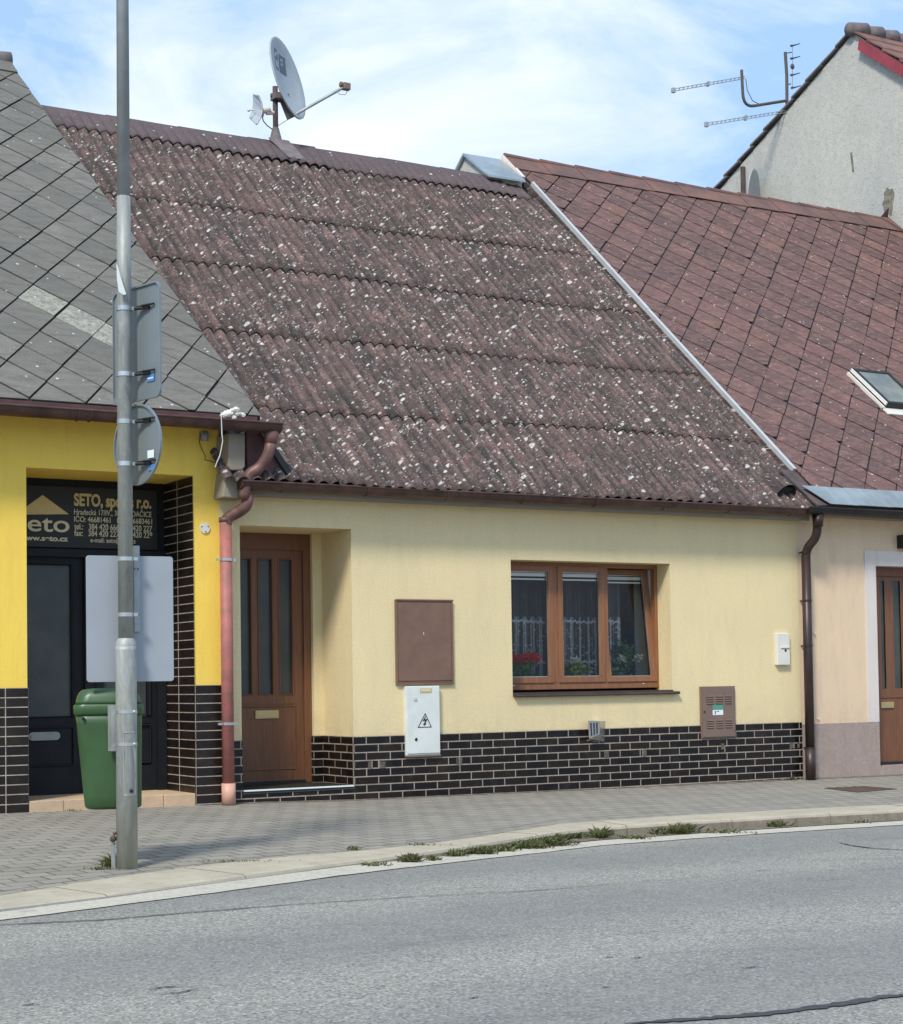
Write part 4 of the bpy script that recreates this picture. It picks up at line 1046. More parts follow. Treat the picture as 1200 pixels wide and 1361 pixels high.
# its door
ye=yrev; EX=lambda x:X_(x,850,ye); EZ=lambda x,y:Z_(x,y,ye)
lf=MB(); a0=tx1+.0; sz0,sz1=EZ(1185,915),EZ(1185,772)
st3=[(EX(1174),EX(1179)),(EX(1190.5),EX(1200)),(EX(1212),EX(1222)),]
lf.holes(a0,drx1,thz,oz-.001,ye+.03,[(a,b,sz0,sz1) for a,b in st3])
lf.box(a0,a0+.05,ye-.0,ye+.04,thz,oz-.002); lf.box(drx1-.06,drx1-.005,ye,ye+.04,thz,oz-.002); lf.box(a0+.05,drx1-.06,ye,ye+.04,oz-.1,oz-.002)
zr=EZ(1185,926); lf.box(a0+.05,drx1-.06,ye+.02,ye+.03,zr-.01,zr+.02)
d3=lf.build('door',M['wood'],H3); gz=MB()
for a,b in st3: gz.box(a,b,ye+.045,ye+.05,sz0,sz1)
gz.build('door_glass',M['frost'],d3)
sl=MB(); sl.box(EX(1170),EX(1187),ye+.012,ye+.031,EZ(1178,941),EZ(1178,933)); sl.build('letter_slot',M['brass'],d3,bevel=.002)
ths=MB(); ths.box(a0,drx1,ye-.01,ye+.03,thz-.019,thz+.012); ths.build('threshold',M['blackmetal'],H3)
bk=MB(); c=onY(1199,720,YF-.05); bk.box(c.x-.03,c.x+.12,YF-.09,YF+.003,c.z-.075,c.z+.075); bk.tube([c+Vector((-.02,-.03,.05)),c+Vector((-.05,-.06,.02))],.018,8); bk.build('wall_lamp',M['gutterdark'],H3)
sc=MB()
for x,y in((1087,955),(1082.5,842)): cc_=onY(x,y,YF-.006); sc.tube([cc_,cc_+Vector((0,-.012,0))],.012,10)
sc.build('wall_plug',M['offwhite'],H3)
# roof
sr3=8.11
slr=slates(RR,(13.818,5.205),(.251,.284),(.248,-.270),(12.93,rx1,.05,sr3-.38),.010,.008,ragged=.5)
slr.build('roof',M['redslate'],H3)
ul=MB(); sheet(ul,RR,12.93,rx1,0,sr3,-.012,.06); backslope(ul,RR,12.9,rx1,sr3); ul.build('roof_deck',M['bitumen'],H3)
cp=MB(); x=12.86; k=0
while x<rx1-.02:
    L=min(.60,rx1-x); dzz=.004*(k%3)
    A=[RR.p(x,sr3-.40,.030+dzz),RR.p(x+L+.02,sr3-.40,.024+dzz),RR.p(x+L+.02,sr3+.02,.028+dzz),RR.p(x,sr3+.02,.036+dzz)]
    cp.prism(A,RR.n*-.012)
    tpt=RR.p(x,sr3,.03); cp.tube([tpt+Vector((0,.0,-.015)),tpt+Vector((L+.01,0,-.025))],[.048,.040],10)
    x+=L; k+=1
def ridgered():
    t=NT('red_ridge_sheet'); o=t.obj; x=t.sep(o)[0]
    f=t.ramp(x,.1,.55) if False else t.ramp(t.noise(o,1.2,5,.7),.35,.62)
    col=t.mix(f,c3(.235,.125,.100),c3(.125,.085,.080)); col=t.mix(t.math('MULTIPLY',t.ramp(t.noise(o,9,5,.75),.42,.66),.6),col,c3(.12,.085,.08))
    t.col(col); t.set(rough=.9,spec=.2); t.bump(t.noise(o,60,3),.4,.005); return t.m
M['ridger']=ridgered()
cp.build('ridge_cap',M['ridger'],H3)
# zinc eaves strip with folded seams
zs=MB(); ex0=X_(1064,652,14.05)
A=RR.p(ex0,.07,.02); 
for k in range(16):
    xa_=12.86+k*.5; xb_=min(xa_+.5,rx1)
    zs.prism([RR.p(xa_+(.0 if k else -.10),.09,.022),RR.p(xb_,.09,.018),RR.p(xb_,-.24,.018),RR.p(xa_+(0 if k else .08),-.24,.022)],RR.n*-.006)
    for j in range(3): 
        q=xa_+.08+j*.15; zs.tube([RR.p(q,.085,.02),RR.p(q,-.235,.02)],.006,6)
    if xb_>=rx1: break
zs.build('eaves_flashing',M['zinc'],H3)
eb=MB(); eb.box(rx0+.03,rx1,14.06,YF+.002,2.85,2.93); eb.box(rx0+.03,rx1,14.05,14.07,2.84,2.97); eb.build('eaves_board',M['greyplaster'],H3)
gy3=13.96; gr3=.068; zg3=Z_(1150,677.5,gy3-gr3); gt=MB(); xg=X_(1079.5,676,gy3-gr3); halfgutter(gt,xg,rx1,gy3+.02,zg3,gr3); gt.build('gutter',M['gutterdark'],H3)
dp=MB(); Yp=14.2
dp.tube(smoothpath([onY(1086,686,14.0),onY(1086,706,14.03),onY(1083,716,14.08),onY(1074,727,14.16),onY(1071,736,Yp),Vector((X_(1071,745,Yp),Yp,Z_(1071,760,Yp)))],6),.048,18)
x_=X_(1071,745,Yp); dp.tube([(x_,Yp,Z_(1071,738,Yp)),(x_,Yp,Z_(1071,1000,Yp))],.050,18); dp.tube([(x_,Yp,Z_(1071,995,Yp)),(x_,Yp,pz(x_,Yp)+.004)],.055,18)
dp.tube([onY(1087,684,14.0),onY(1087,700,14.0)],[.065,.052],18)
dp.build('downpipe',M['pipedark'],H3,smooth=True)
for y in(734,798,858,994):
    z=Z_(1073,y,Yp); e=MB(); e.tube([(x_,Yp,z-.009),(x_,Yp,z+.009)],.056,18); e.box(x_-.01,x_+.01,Yp+.05,YF,z-.006,z+.006); e.build('pipe_clamp',M['pipedark'],H3)
# roof window
sx,sy=[],[]
q0=RR.px(1135,490,.09); q1=RR.px(1171,537,.09); 
sx0=(q0[0]+q1[0])/2+.04; sB=q1[1]+.03; sT=q0[1]-.02
rw=MB(); W_=.62
rw.box(0,0.001,0,0.001,0,0.001) if False else None
def rbox(mb,x0,x1,s0,s1,h0,h1):
    P=[RR.p(x,s,h) for h in(h0,h1) for s in(s0,s1) for x in(x0,x1)]; i=len(mb.v); mb.v+=P
    for q in((0,2,3,1),(4,5,7,6),(0,1,5,4),(2,6,7,3),(0,4,6,2),(1,3,7,5)): mb.f.append([i+k for k in q]); mb.uv.append([(P[k].x,P[k].z) for k in q]); mb.mi.append(mb.cm); mb.att.append(.5)
rbox(rw,sx0,sx0+W_,sB,sT,0,.09); rbox(rw,sx0,sx0+.05,sB,sT,.09,.105); rbox(rw,sx0+W_-.05,sx0+W_,sB,sT,.09,.105); rbox(rw,sx0,sx0+W_,sT-.05,sT,.09,.106); rbox(rw,sx0,sx0+W_,sB,sB+.04,.09,.104)
rwo=rw.build('roof_window',M['blackmetal'],H3)
e=MB(); rbox(e,sx0+.05,sx0+W_-.05,sB+.04,sT-.05,.09,.096); e.build('pane',M['skyglass'],rwo)
e=MB(); rbox(e,sx0-.018,sx0-.001,sB,sT,.062,.10); e.build('frame_trim',M['white'],rwo)
e=MB(); rbox(e,sx0-.05,sx0-.02,sB-.02,sT,.0,.045); rbox(e,sx0-.05,sx0+W_+.05,sB-.14,sB-.002,.012,.028); e.build('apron_flashing',M['offwhite'],rwo)
# party wall head, capped with sheet metal, behind the cream ridge
fw_=MB(); X0f,X1f=12.27,12.84; 
prof=[(19.72,7.60),(19.72,7.98),(20.25,8.36),(20.95,7.85),(20.95,7.4)]
fw_.prism([Vector((X0f,y,z)) for y,z in prof],(X1f-X0f,0,0)); fw_.build('party_wall',M['roughcast'],H3)
cp=MB(); 
cp.prism([Vector((X0f-.05,19.60,7.93)),Vector((X0f-.05,20.25,8.395)),Vector((X0f-.05,20.98,7.86)),Vector((X0f-.05,20.98,7.83)),Vector((X0f-.05,20.25,8.36)),Vector((X0f-.05,19.60,7.90))],(X1f-X0f+.03,0,0))
cp.build('wall_capping',M['zinc'],H3)
vb=MB(); vb.prism([RR.p(12.84,7.45,-.07),RR.p(12.84,sr3+.02,-.07),RR.p(12.84,sr3+.02,.03),RR.p(12.84,7.45,.03)],(.05,0,0)); vb.build('verge_strip',M['whitetrim'],H3)
rt_=MB(); q=onX(1180,283,rx1-.05); rt_.tube([RR.p(rx1-.14,sr3,.04),RR.p(rx1-.14,sr3,.04)+Vector((.0,-.12,-.10))],.02,6)
rt_.prism([RR.p(rx1-.22,sr3-.02,.03),RR.p(rx1-.02,sr3-.45,.03),RR.p(rx1-.02,sr3+.03,.03),RR.p(rx1-.1,sr3+.03,.19)],RR.n*.03); rt_.build('ridge_end_tile',M['ridger'],H3)

# ================================================================== TALL HOUSE BEHIND
GX=rx1
H4=thing('tall_house','tall house end wall of grey speckled roughcast rising behind the red-brown roof, far right','house',(23,20,0))
ap=onX(1134,44,GX); Lp=onX(948,262,GX); Rp=onX(1200,84,GX)
sl_l=(ap.z-Lp.z)/(Lp.y-ap.y); sl_r=(ap.z-Rp.z)/(ap.y-Rp.y)
yfro,yba=14.6,Lp.y+3
zfr=ap.z-sl_r*(ap.y-yfro); zba=ap.z-sl_l*(yba-ap.y)
poly=[Vector((GX,yfro,-.3)),Vector((GX,yba,-.3)),Vector((GX,yba,zba)),ap.copy(),Vector((GX,yfro,zfr))]
b=MB(); b.prism(poly,(9,0,0)); b.build('wall',M['roughcast'],H4)
# roof planes with stepped verge tiles
def rp2(Ydir,n,mat,name):
    s_=MB(); L=(yba-ap.y+.3) if Ydir>0 else (ap.y-yfro+.3); sl=sl_l if Ydir>0 else sl_r
    step=.36; k=0
    while k*step<L:
        y0=ap.y+Ydir*k*step; y1=ap.y+Ydir*(k+1)*step*1.02
        z0=ap.z-sl*k*step+.035; z1=ap.z-sl*(k+1)*step+.075
        P=[Vector((GX-.07+.012*math.sin(k*2.1),y0,z0+.02)),Vector((GX-.07+.012*math.sin(k*2.1),y1,z1)),Vector((GX-.07+.012*math.sin(k*2.1),y1,z1-.03)),Vector((GX-.07+.012*math.sin(k*2.1),y0,z0-.012))]
        s_.prism(P,(9.2,0,0)); k+=1
    s_.build(name,mat,H4)
rp2(1,1,M['ridgegrey'],'roof'); rp2(-1,1,M['ridgered'],'roof')
rt_=MB(); k=0; x=GX-.10
while x<GX+9: rt_.tube([(x,ap.y,ap.z+.05),(x+.36,ap.y,ap.z+.075)],[.11,.135],12); x+=.34
rt_.build('ridge_cap',M['ridgegrey'],H4,smooth=True)
bb=MB(); a=onX(1143,44,GX-.08); 
y_a=a.y; z_a=ap.z-sl_r*(ap.y-y_a)
bb.prism([Vector((GX-.10,y_a,z_a-.0)),Vector((GX-.10,yfro,zfr+.0)),Vector((GX-.10,yfro,zfr-.17)),Vector((GX-.10,y_a+.05,z_a-.17))],(.03,0,0)); bb.build('barge_board',M['redtrim'],H4)
pb=MB(); p0=onX(987,222,GX-.04); p1=onX(992,275,GX-.04); pb.tube([Vector((GX-.04,p0.y,p0.z)),Vector((GX-.04,p0.y,p1.z-1))],.045,10); pb.build('vent_pipe',M['ridgebrown'],H4)
dc=MB(); c=onX(1181,268,GX); rgq=random.Random(2)
ring=[Vector((GX-.006,c.y+math.cos(a)*.12*rgq.uniform(.75,1.2),c.z+math.sin(a)*.24*rgq.uniform(.75,1.2))) for a in [2*math.pi*k/18 for k in range(18)]]
dc.prism(ring,(.004,0,0)); c=onX(1132,215,GX); dc.prism([Vector((GX-.006,c.y+.03,c.z+.16)),Vector((GX-.006,c.y-.02,c.z+.15)),Vector((GX-.006,c.y-.05,c.z-.18)),Vector((GX-.006,c.y-.01,c.z-.18))],(.004,0,0))
dc.build('plaster_damage',simple('exposed_old_render',c3(.27,.25,.19),.95,0,.5,14,.5,60),H4)
# ================================================================== STREET POLE AND WHAT HANGS ON IT
pb_=onsurf(168,1156,pz); PXc,PYc=pb_.x,pb_.y+.07
def PZc(y,x=168): return Z_(x,y,PYc)
dist=math.hypot(PXc,PYc); vw=Vector((PXc,PYc,0)).normalized(); vr=Vector((vw.y,-vw.x,0))
pxm=lambda n:n*((Vector((PXc,PYc,CAM.z))-CAM).dot(fw))/F      # pixels to metres at the pole
H5=thing('street_pole','tall galvanised street pole with thicker foot at the kerb in front of the shop','pole',(PXc,PYc,pb_.z))
zs1=PZc(858); tl=.0
p=MB(); r1,r2,r3=pxm(28)/2,pxm(20)/2,pxm(16.2)/2
z0=pb_.z-.02; zA=PZc(262)
PXc+=.030
lean=lambda z:Vector((PXc+.0027*z,PYc,z))
p.tube([lean(z0),lean(zs1-.03),lean(zs1-.005)],[r1,r1,r1],28,caps=True)
p.tube([lean(zs1-.012),lean(zs1+.02),lean(zs1+.045)],[r1*.985,r1*.97,r2],28,caps=False)
p.build('pole_foot',M['pole'],H5,smooth=True)
p=MB(); p.tube([lean(zs1+.02),lean(PZc(370)),lean(zA)],[r2,r2*.97,r2*.92],24); p.build('pole_middle',M['polemid'],H5,smooth=True)
p=MB(); p.tube([lean(zA-.01),lean(8.2)],[r3*1.08,r3*.86],20); p.build('pole_top',M['poleupper'],H5,smooth=True)
ar=MB(); ar.tube([lean(8.15),lean(8.35)+Vector((0,-.15,0)),lean(8.45)+Vector((0,-1.0,0))],.03,10); ar.build('lamp_arm',M['poleupper'],H5)
lh=MB(); q=lean(8.45)+Vector((0,-1.25,0)); lh.ball(q,.28,14,(.45,1,.22)); lh.build('lamp_head',M['galv'],H5,smooth=True)
# loose strap end and door of the foot
st_=MB(); a=lean(PZc(350))-vr*(r2+.002)-vw*.0
for (x1,y1,x2,y2) in((155,352,158,352),):
    P=[onY(*q,PYc-.075) for q in((154.6,350),(156.4,354),(160,368),(167.5,391),(164,392),(158,388),(155.4,372))]; st_.prism(P,(0,-.002,0))
st_.build('strap_end',M['stickerwhite'],H5)
dr=MB(); ad=math.atan2(-vw.y,-vw.x)+.35
za_,zb_=PZc(1056),PZc(973)
for sg_ in(-.58,.58): dr.tube([(PXc+math.cos(ad+sg_)*(r1+.0005),PYc+math.sin(ad+sg_)*(r1+.0005),z_) for z_ in(za_,zb_)],.0025,6)
for zz,t in((za_,1),(zb_,-1)):
    dr.tube([(PXc+math.cos(ad-.58+1.16*k/8)*(r1+.002),PYc+math.sin(ad-.58+1.16*k/8)*(r1+.002),zz) for k in range(9)],.003,6)
dr.cm=1; dr.tube([(PXc+math.cos(ad+.1)*(r1+.001),PYc+math.sin(ad+.1)*(r1+.001),PZc(1051)),(PXc+math.cos(ad+.1)*(r1+.008),PYc+math.sin(ad+.1)*(r1+.008),PZc(1051))],.011,10)
dr.build('service_door',[M['pole'],M['blackmetal']],H5,smooth=False)
er=MB(); q=lean(pb_.z)-vr*(r1+.018); er.box(q.x-.012,q.x+.012,q.y-.004,q.y+.004,pb_.z,PZc(1120)); er.build('earth_strip',M['galv'],H5)
er=MB(); er.ball(Vector((q.x-.004,q.y-.01,PZc(1114))),.022,8,(1,.8,1)); er.ball(Vector((q.x+.006,q.y-.01,PZc(1107))),.012,7); er.build('bolt',M['iron'],H5)
def band(y,r,wid=.012,lug=0,th=.003,d=None):
    b=MB(); z=PZc(y); c=lean(z); n=24
    pts=[c+Vector((math.cos(2*math.pi*k/n),math.sin(2*math.pi*k/n),0))*(r+th) for k in range(n)]
    for k in range(n):
        a,e=pts[k],pts[(k+1)%n]; h=Vector((0,0,wid)); b.face([a-h,e-h,e+h,a+h])
        ia,ie=c+(a-c)*(r/(r+th)),c+(e-c)*(r/(r+th)); b.face([a+h,e+h,ie+h,ia+h]); b.face([a-h,ia-h,ie-h,e-h])
    if lug: q=c+vr*(r+.008)-vw*.01; b.box(q.x-.010,q.x+.018,q.y-.012,q.y+.012,z-.010,z+.010)
    return b
th=R(56); dS=vr*math.cos(th)-vw*math.sin(th); nS=vw*math.cos(th)+vr*math.sin(th)   # sign plane: along dS, facing nS (away from us)
def signframe(off): return lambda c,u,v,w: c+dS*u+Vector((0,0,v))+nS*(off+w)
def signback(root,outline,zc,off,rim=.011):
    c=Vector((PXc,PYc,zc))+dS*.005
    f=lambda u,v,w: c+dS*u+Vector((0,0,v))+nS*(off+w)
    b=MB(); n=len(outline); cen=(0,0)
    b.face([f(u,v,0) for u,v in outline]); b.face([f(u,v,.004) for u,v in outline][::-1])
    # turned-back rim
    for k in range(n):
        (u0,v0),(u1,v1)=outline[k],outline[(k+1)%n]; s=1-.012/ max(.2,math.hypot(u0,v0)); s1=1-.012/max(.2,math.hypot(u1,v1))
        b.face([f(u0,v0,.004),f(u1,v1,.004),f(u1,v1,-rim),f(u0,v0,-rim)])
        b.face([f(u0,v0,-rim),f(u1,v1,-rim),f(u1*s1,v1*s1,-rim-.001),f(u0*s,v0*s,-rim-.001)])
        b.face([f(u0*s,v0*s,-rim),f(u1*s1,v1*s1,-rim),f(u1*s1,v1*s1,-.001),f(u0*s,v0*s,-.001)])
    return b,f
def clampset(root,f,off,ys,rr):
    for y in ys:
        z=PZc(y); b=band(y,rr,.014,1); b.build('pole_clamp',M['clamp'],root)
        b=MB(); v=z-root['zc']
        P=[f(.055,v+.012,-off+.02),f(.055,v+.012,-.004)]
        for a in(.045,.10): b.tube([f(a,v+.013,-.03),f(a+.10,v+.013,-.012)],.007,8)
        b.tube([f(.04,v+.0,-.05),f(.10,v+.0,-.02),f(.15,v,-.012)],.011,8)
        b.build('bracket',M['blackmetal'],root)
off=r2+.055
# rectangular sign, seen from behind
zt_,zb_=PZc(377,200),PZc(531,200); zc_=(zt_+zb_)/2-.02; hw,hh=.255,(zt_-zb_)/2-.005
c5=thing('traffic_sign','grey back of rectangular traffic sign strapped to the pole above the round one','traffic sign',(PXc,PYc,zb_),'signs strapped to the street pole'); c5['zc']=zc_
def rrect(hw,hh,r,n=6):
    o=[]
    for cx_,cy_,a0 in((hw-r,hh-r,0),(-hw+r,hh-r,90),(-hw+r,-hh+r,180),(hw-r,-hh+r,270)):
        for k in range(n+1): a=R(a0+90*k/n); o.append((cx_+r*math.cos(a),cy_+r*math.sin(a)))
    return o
b,f=signback(c5,rrect(hw,hh,.05),zc_,off); b.build('sign_plate',M['signback'],c5)
clampset(c5,f,off,(411,498),r2)
s=MB(); v=PZc(505,190)-zc_; s.face([f(.11,v-.028,-.006),f(.19,v-.028,-.006),f(.19,v+.022,-.006),f(.11,v+.022,-.006)]); s.cm=1; s.face([f(.12,v-.004,-.007),f(.18,v-.004,-.007),f(.18,v-.012,-.007),f(.12,v-.012,-.007)]); s.build('sticker',[M['stickerblue'],M['stickerwhite']],c5)
# round sign
zt_,zb_=PZc(537,190),PZc(645,190); zc2=(zt_+zb_)/2; rr_=(zt_-zb_)/2
c6=thing('traffic_sign','grey back of round traffic sign strapped to the pole below the rectangular one','traffic sign',(PXc,PYc,zb_),'signs strapped to the street pole'); c6['zc']=zc2
b,f=signback(c6,[(rr_*math.cos(2*math.pi*k/40),rr_*math.sin(2*math.pi*k/40)) for k in range(40)],zc2,off); b.build('sign_plate',M['signback'],c6)
clampset(c6,f,off,(561,617),r2)
s=MB(); v=PZc(607,193)-zc2; s.face([f(.11,v-.022,-.006),f(.18,v-.022,-.006),f(.18,v+.026,-.006),f(.11,v+.026,-.006)]); s.cm=1; v=PZc(624,193)-zc2; s.face([f(.115,v-.02,-.006),f(.19,v-.02,-.006),f(.19,v+.018,-.006),f(.115,v+.018,-.006)]); s.build('sticker',[M['stickerwhite'],M['stickerblue']],c6)
# large panel, almost parallel to the houses
dP=Vector((math.cos(R(6.5)),-math.sin(R(6.5)),0)); nP=Vector((math.sin(R(6.5)),math.cos(R(6.5)),0)); oP=r2+.045
cP=Vector((PXc,PYc,0))+nP*oP
q1=onP(115,820,cP,nP); q2=onP(230.5,820,cP,nP); zt_=onP(172,739,cP,nP).z; zb_=onP(172,906,cP,nP).z
u1,u2=(q1-cP).dot(dP),(q2-cP).dot(dP)
c7=thing('traffic_sign','large pale grey back of square-cornered panel on the pole, just above the green bin','traffic sign',(PXc,PYc,zb_),'signs strapped to the street pole')
uc=(u1+u2)/2; zc=(zt_+zb_)/2
F7=lambda u,v,w:Vector((cP.x,cP.y,0))+dP*u+nP*w+Vector((0,0,v))
b=MB(); ol=rrect((u2-u1)/2,(zt_-zb_)/2,.018,4); b.prism([F7(uc+u,zc+v,0) for u,v in ol],nP*.012); b.build('sign_plate',M['signback2'],c7,bevel=.002)
ru=(onP(180.5,800,cP,nP)-cP).dot(dP); b=MB(); A=F7(ru-.016,PZc(840),-.03); 
za_,zb2=PZc(839),PZc(724)
P=[F7(ru+a,za_,w) for a,w in((-.018,-.002),(-.018,-.034),(.018,-.034),(.018,-.002))]; b.prism(P,(0,0,zb2-za_)); b.cm=1
for y in(755,817):
    q=F7(ru,PZc(y),-.036); b.box(q.x-.018,q.x-.012,q.y-.003,q.y+.003,q.z-.004,q.z+.004); b.box(q.x+.002,q.x+.010,q.y-.003,q.y+.003,q.z-.004,q.z+.004)
b.build('mounting_rail',[M['galv'],M['blackmetal']],c7)
for y in(743,817): band(y,r2,.012,1).build('pole_clamp',M['clamp'],c7)
# ------------------------------------------------------------------ litter bin
H6=thing('litter_bin','green plastic litter bin with domed lid strapped behind the street pole','bin',(PXc,PYc+.3,PZc(1070)))
bc=Vector((PXc,PYc,0))+vw*(r1+.20)
q1=onP(99,950,bc,vw); q2=onP(190,950,bc,vw); um=((q1+q2)/2-bc).dot(vr); hw_=(q2-q1).length/2
zB=lambda y:onP(145,y,bc,vw).z
def rring(hw,hd,r,z,u0,w0=0,n=6): 
    return [bc+vr*(u0+u)+vw*(w0+v)+Vector((0,0,z)) for u,v in rrect(hw,hd,min(r,hw*.95,hd*.95),n)]
um2=((onP(113,1060,bc,vw)+onP(188,1060,bc,vw))/2-bc).dot(vr); hwb=(onP(188,1060,bc,vw)-onP(113,1060,bc,vw)).length/2
b=MB(); z_t,z_b=zB(946),zB(1074)
rg_=[]
for t,k in((0,.86),(.012,.95),(.03,1)): rg_.append(rring(hwb*k,.135*k,.07,z_b+(z_t-z_b)*t,um2))
for i in range(1,9):
    t=.03+.97*i/8; rg_.append(rring(hwb+(hw_*.965-hwb)*t,.135+.035*t,.07,z_b+(z_t-z_b)*t,um2+(um-um2)*t))
b.loft(rg_); b.build('bin_body',M['binG'],H6,smooth=True)
b=MB(); b.loft([rring(hw_*.99,.175,.07,zB(949),um),rring(hw_*1.02,.185,.07,zB(947),um),rring(hw_*1.02,.185,.07,zB(938),um),rring(hw_*.99,.18,.07,zB(935.5),um)],caps=False)
dome=[(1.0,935.5),(.97,931),(.93,925),(.86,920),(.76,916.5),(.55,915),(.2,914.5)]
b.loft([rring(hw_*.97*k,.175*(k**.8),.08,zB(y),um-(1-k)*.03) for k,y in dome]); b.build('bin_lid',M['binG'],H6,smooth=True)
b=MB(); q=bc+vr*(um-hw_*.72)-vw*.172; b.box(q.x-.012,q.x+.006,q.y-.012,q.y,zB(956),zB(952)); b.build('rivet',M['blackmetal'],H6)
b=MB(); q=lean(0)-vr*(r1+.012)+vw*.03; b.box(q.x-.018,q.x+.012,q.y-.02,q.y+.05,PZc(998),PZc(937)); b.build('mounting_bracket',M['galv'],H6)
for y in(946,989): band(y,r1,.010,0).build('pole_clamp',M['clamp'],H6)
for y in(946,989):
    b=MB(); q=lean(PZc(y))+vr*(r1*.75)-vw*(r1*.7); b.ball(q,.012,7); b.build('clamp_screw',M['galv'],H6)

# ================================================================== THINGS ON THE CREAM FACADE
def onF(x,y,Y=YF): return onY(x,y,Y)
# blank brown meter cabinet
a,b_=onF(524,797),onF(601.5,909.5)
c=thing('meter_cabinet','plain brown metal cabinet door set in the cream wall above the white electrical cabinet','meter cabinet',((a.x+b_.x)/2,YF,b_.z))
x0,x1,z0,z1=a.x,b_.x,b_.z,a.z; e=.018
m_=MB()
for q in((x0,x1,z0,z0+e),(x0,x1,z1-e,z1),(x0,x0+e,z0+e,z1-e),(x1-e,x1,z0+e,z1-e)): m_.box(q[0],q[1],YF-.028,YF+.003,q[2],q[3])
m_.box(x0-.004,x1+.004,YF-.034,YF-.028,z1-.010,z1+.005); m_.build('frame',M['asbrown'],c,bevel=.003)
m_=MB(); m_.box(x0+e+.003,x1-e-.003,YF-.024,YF+.002,z0+e+.02,z1-e-.003); m_.box(x0+e,x1-e,YF-.018,YF+.002,z0+e,z0+e+.016); dd=m_.build('door',M['asbrown'],c,bevel=.003)
m_=MB(); q=onF(563,845,YF-.026); m_.tube([q,q+Vector((0,-.006,0))],.006,8); m_.cm=1; m_.box(q.x-.002,q.x+.004,YF-.026,YF-.0245,q.z+.012,q.z+.035); m_.build('lock',[M['stainless'],M['offwhite']],dd)
# white electrical cabinet
a,b_=onF(539.5,912,YF-.05),onF(585.5,1001,YF-.05); x0,x1,z0,z1=a.x,b_.x,b_.z,a.z
c=thing('electrical_cabinet','pale electrical cabinet with black lightning triangle, half over the black tiles','electrical cabinet',((x0+x1)/2,YF,z0))
m_=MB(); m_.box(x0,x1,YF-.045,YF+.004,z0-.012,z1); m_.build('housing',M['elbox'],c,bevel=.004)
m_=MB(); m_.box(x0+.006,x1-.006,YF-.056,YF-.0455,z0+.006,z1-.006); dd=m_.build('door',M['elbox'],c,bevel=.003)
m_=MB(); m_.box(x0-.006,x1+.006,YF-.05,YF+.004,z0-.028,z0-.013); m_.build('base_rail',M['gasbrown'],c,bevel=.002)
yy=YF-.057
def P_(x,y,Y=yy): return onY(x,y,Y)
m_=MB()
T3=[P_(565,947.5),P_(555,967.2),P_(573.8,966.6)]
cen=sum(T3,Vector())/3
for k in range(3):
    A_,B_=T3[k],T3[(k+1)%3]; ia,ib=cen+(A_-cen)*.84,cen+(B_-cen)*.84; m_.prism([A_,B_,ib,ia],(0,-.0015,0))
bolt=[(566.3,950.5),(561.3,958.6),(565,957.7),(563.2,962.0),(561.8,961.6),(563.6,964.6),(567,961.6),(565.1,961.6),(568.2,955.2),(564.6,956.2)]
m_.prism([P_(*q) for q in bolt],(0,-.0015,0)); m_.build('warning_symbol',M['blackmetal'],dd)
m_=MB(); A_=P_(558,914.8); B_=P_(573.5,920.5); m_.box(A_.x,B_.x,yy-.003,yy+.002,B_.z,A_.z); m_.cm=1
for k in range(6): 
    xx=A_.x+.012+k*(B_.x-A_.x-.02)/6; m_.box(xx,xx+.010,yy-.0045,yy-.003,B_.z+.014,A_.z-.008)
m_.build('name_plate',[M['gold'],M['elbox']],dd)
m_=MB(); q=P_(552,929.5); m_.tube([q,q+Vector((0,-.006,0))],.016,16); m_.cm=1; m_.tube([q+Vector((0,-.006,0)),q+Vector((0,-.007,0))],.009,12); q=P_(553,983); m_.cm=2; m_.tube([q+Vector((0,.003,0)),q+Vector((0,-.004,0))],.014,12); m_.box(q.x-.004,q.x+.010,yy-.006,yy,q.z-.004,q.z+.016); m_.build('lock',[M['clamp'],M['elbox'],M['blackmetal']],dd)
# gas cabinet with louvres
yg=YF-.03
a,b_=onF(931.5,912.5,yg),onF(978,980,yg); x0,x1,z0,z1=a.x,b_.x,b_.z,a.z
c=thing('gas_cabinet','brown louvred gas cabinet with small green and white sticker, right of the window','gas cabinet',((x0+x1)/2,YF,z0))
m_=MB(); m_.box(x0,x1,yg,YF+.004,z0,z1); m_.build('housing',M['gasbrown'],c,bevel=.003)
m_=MB(); m_.box(x0+.014,x1-.014,yg-.008,yg-.0005,z0+.014,z1-.014); dd=m_.build('door',M['gasbrown'],c,bevel=.002)
m_=MB(); W=x1-x0; Hh=z1-z0
for rz_ in(.80,.755,.71,.665,.335,.29,.245,.20):
    for cx_ in(.14,.42,.68): 
        xx=x0+W*cx_; zz=z0+Hh*rz_; m_.face([(xx,yg-.0085,zz+.010),(xx+W*.19,yg-.0085,zz+.010),(xx+W*.19,yg-.017,zz),(xx,yg-.017,zz)]); m_.cm=1; m_.face([(xx,yg-.017,zz),(xx+W*.19,yg-.017,zz),(xx+W*.19,yg-.0085,zz-.005),(xx,yg-.0085,zz-.005)]); m_.cm=0
m_.build('louvre',[M['gasbrown'],M['blackmetal']],dd)
m_=MB(); q0=onF(947,937,yg-.009); q1=onF(961,950,yg-.009); mz=(q0.z+q1.z)/2; M['stkgreen']=simple('green_sticker',c3(.10,.32,.24),.5)
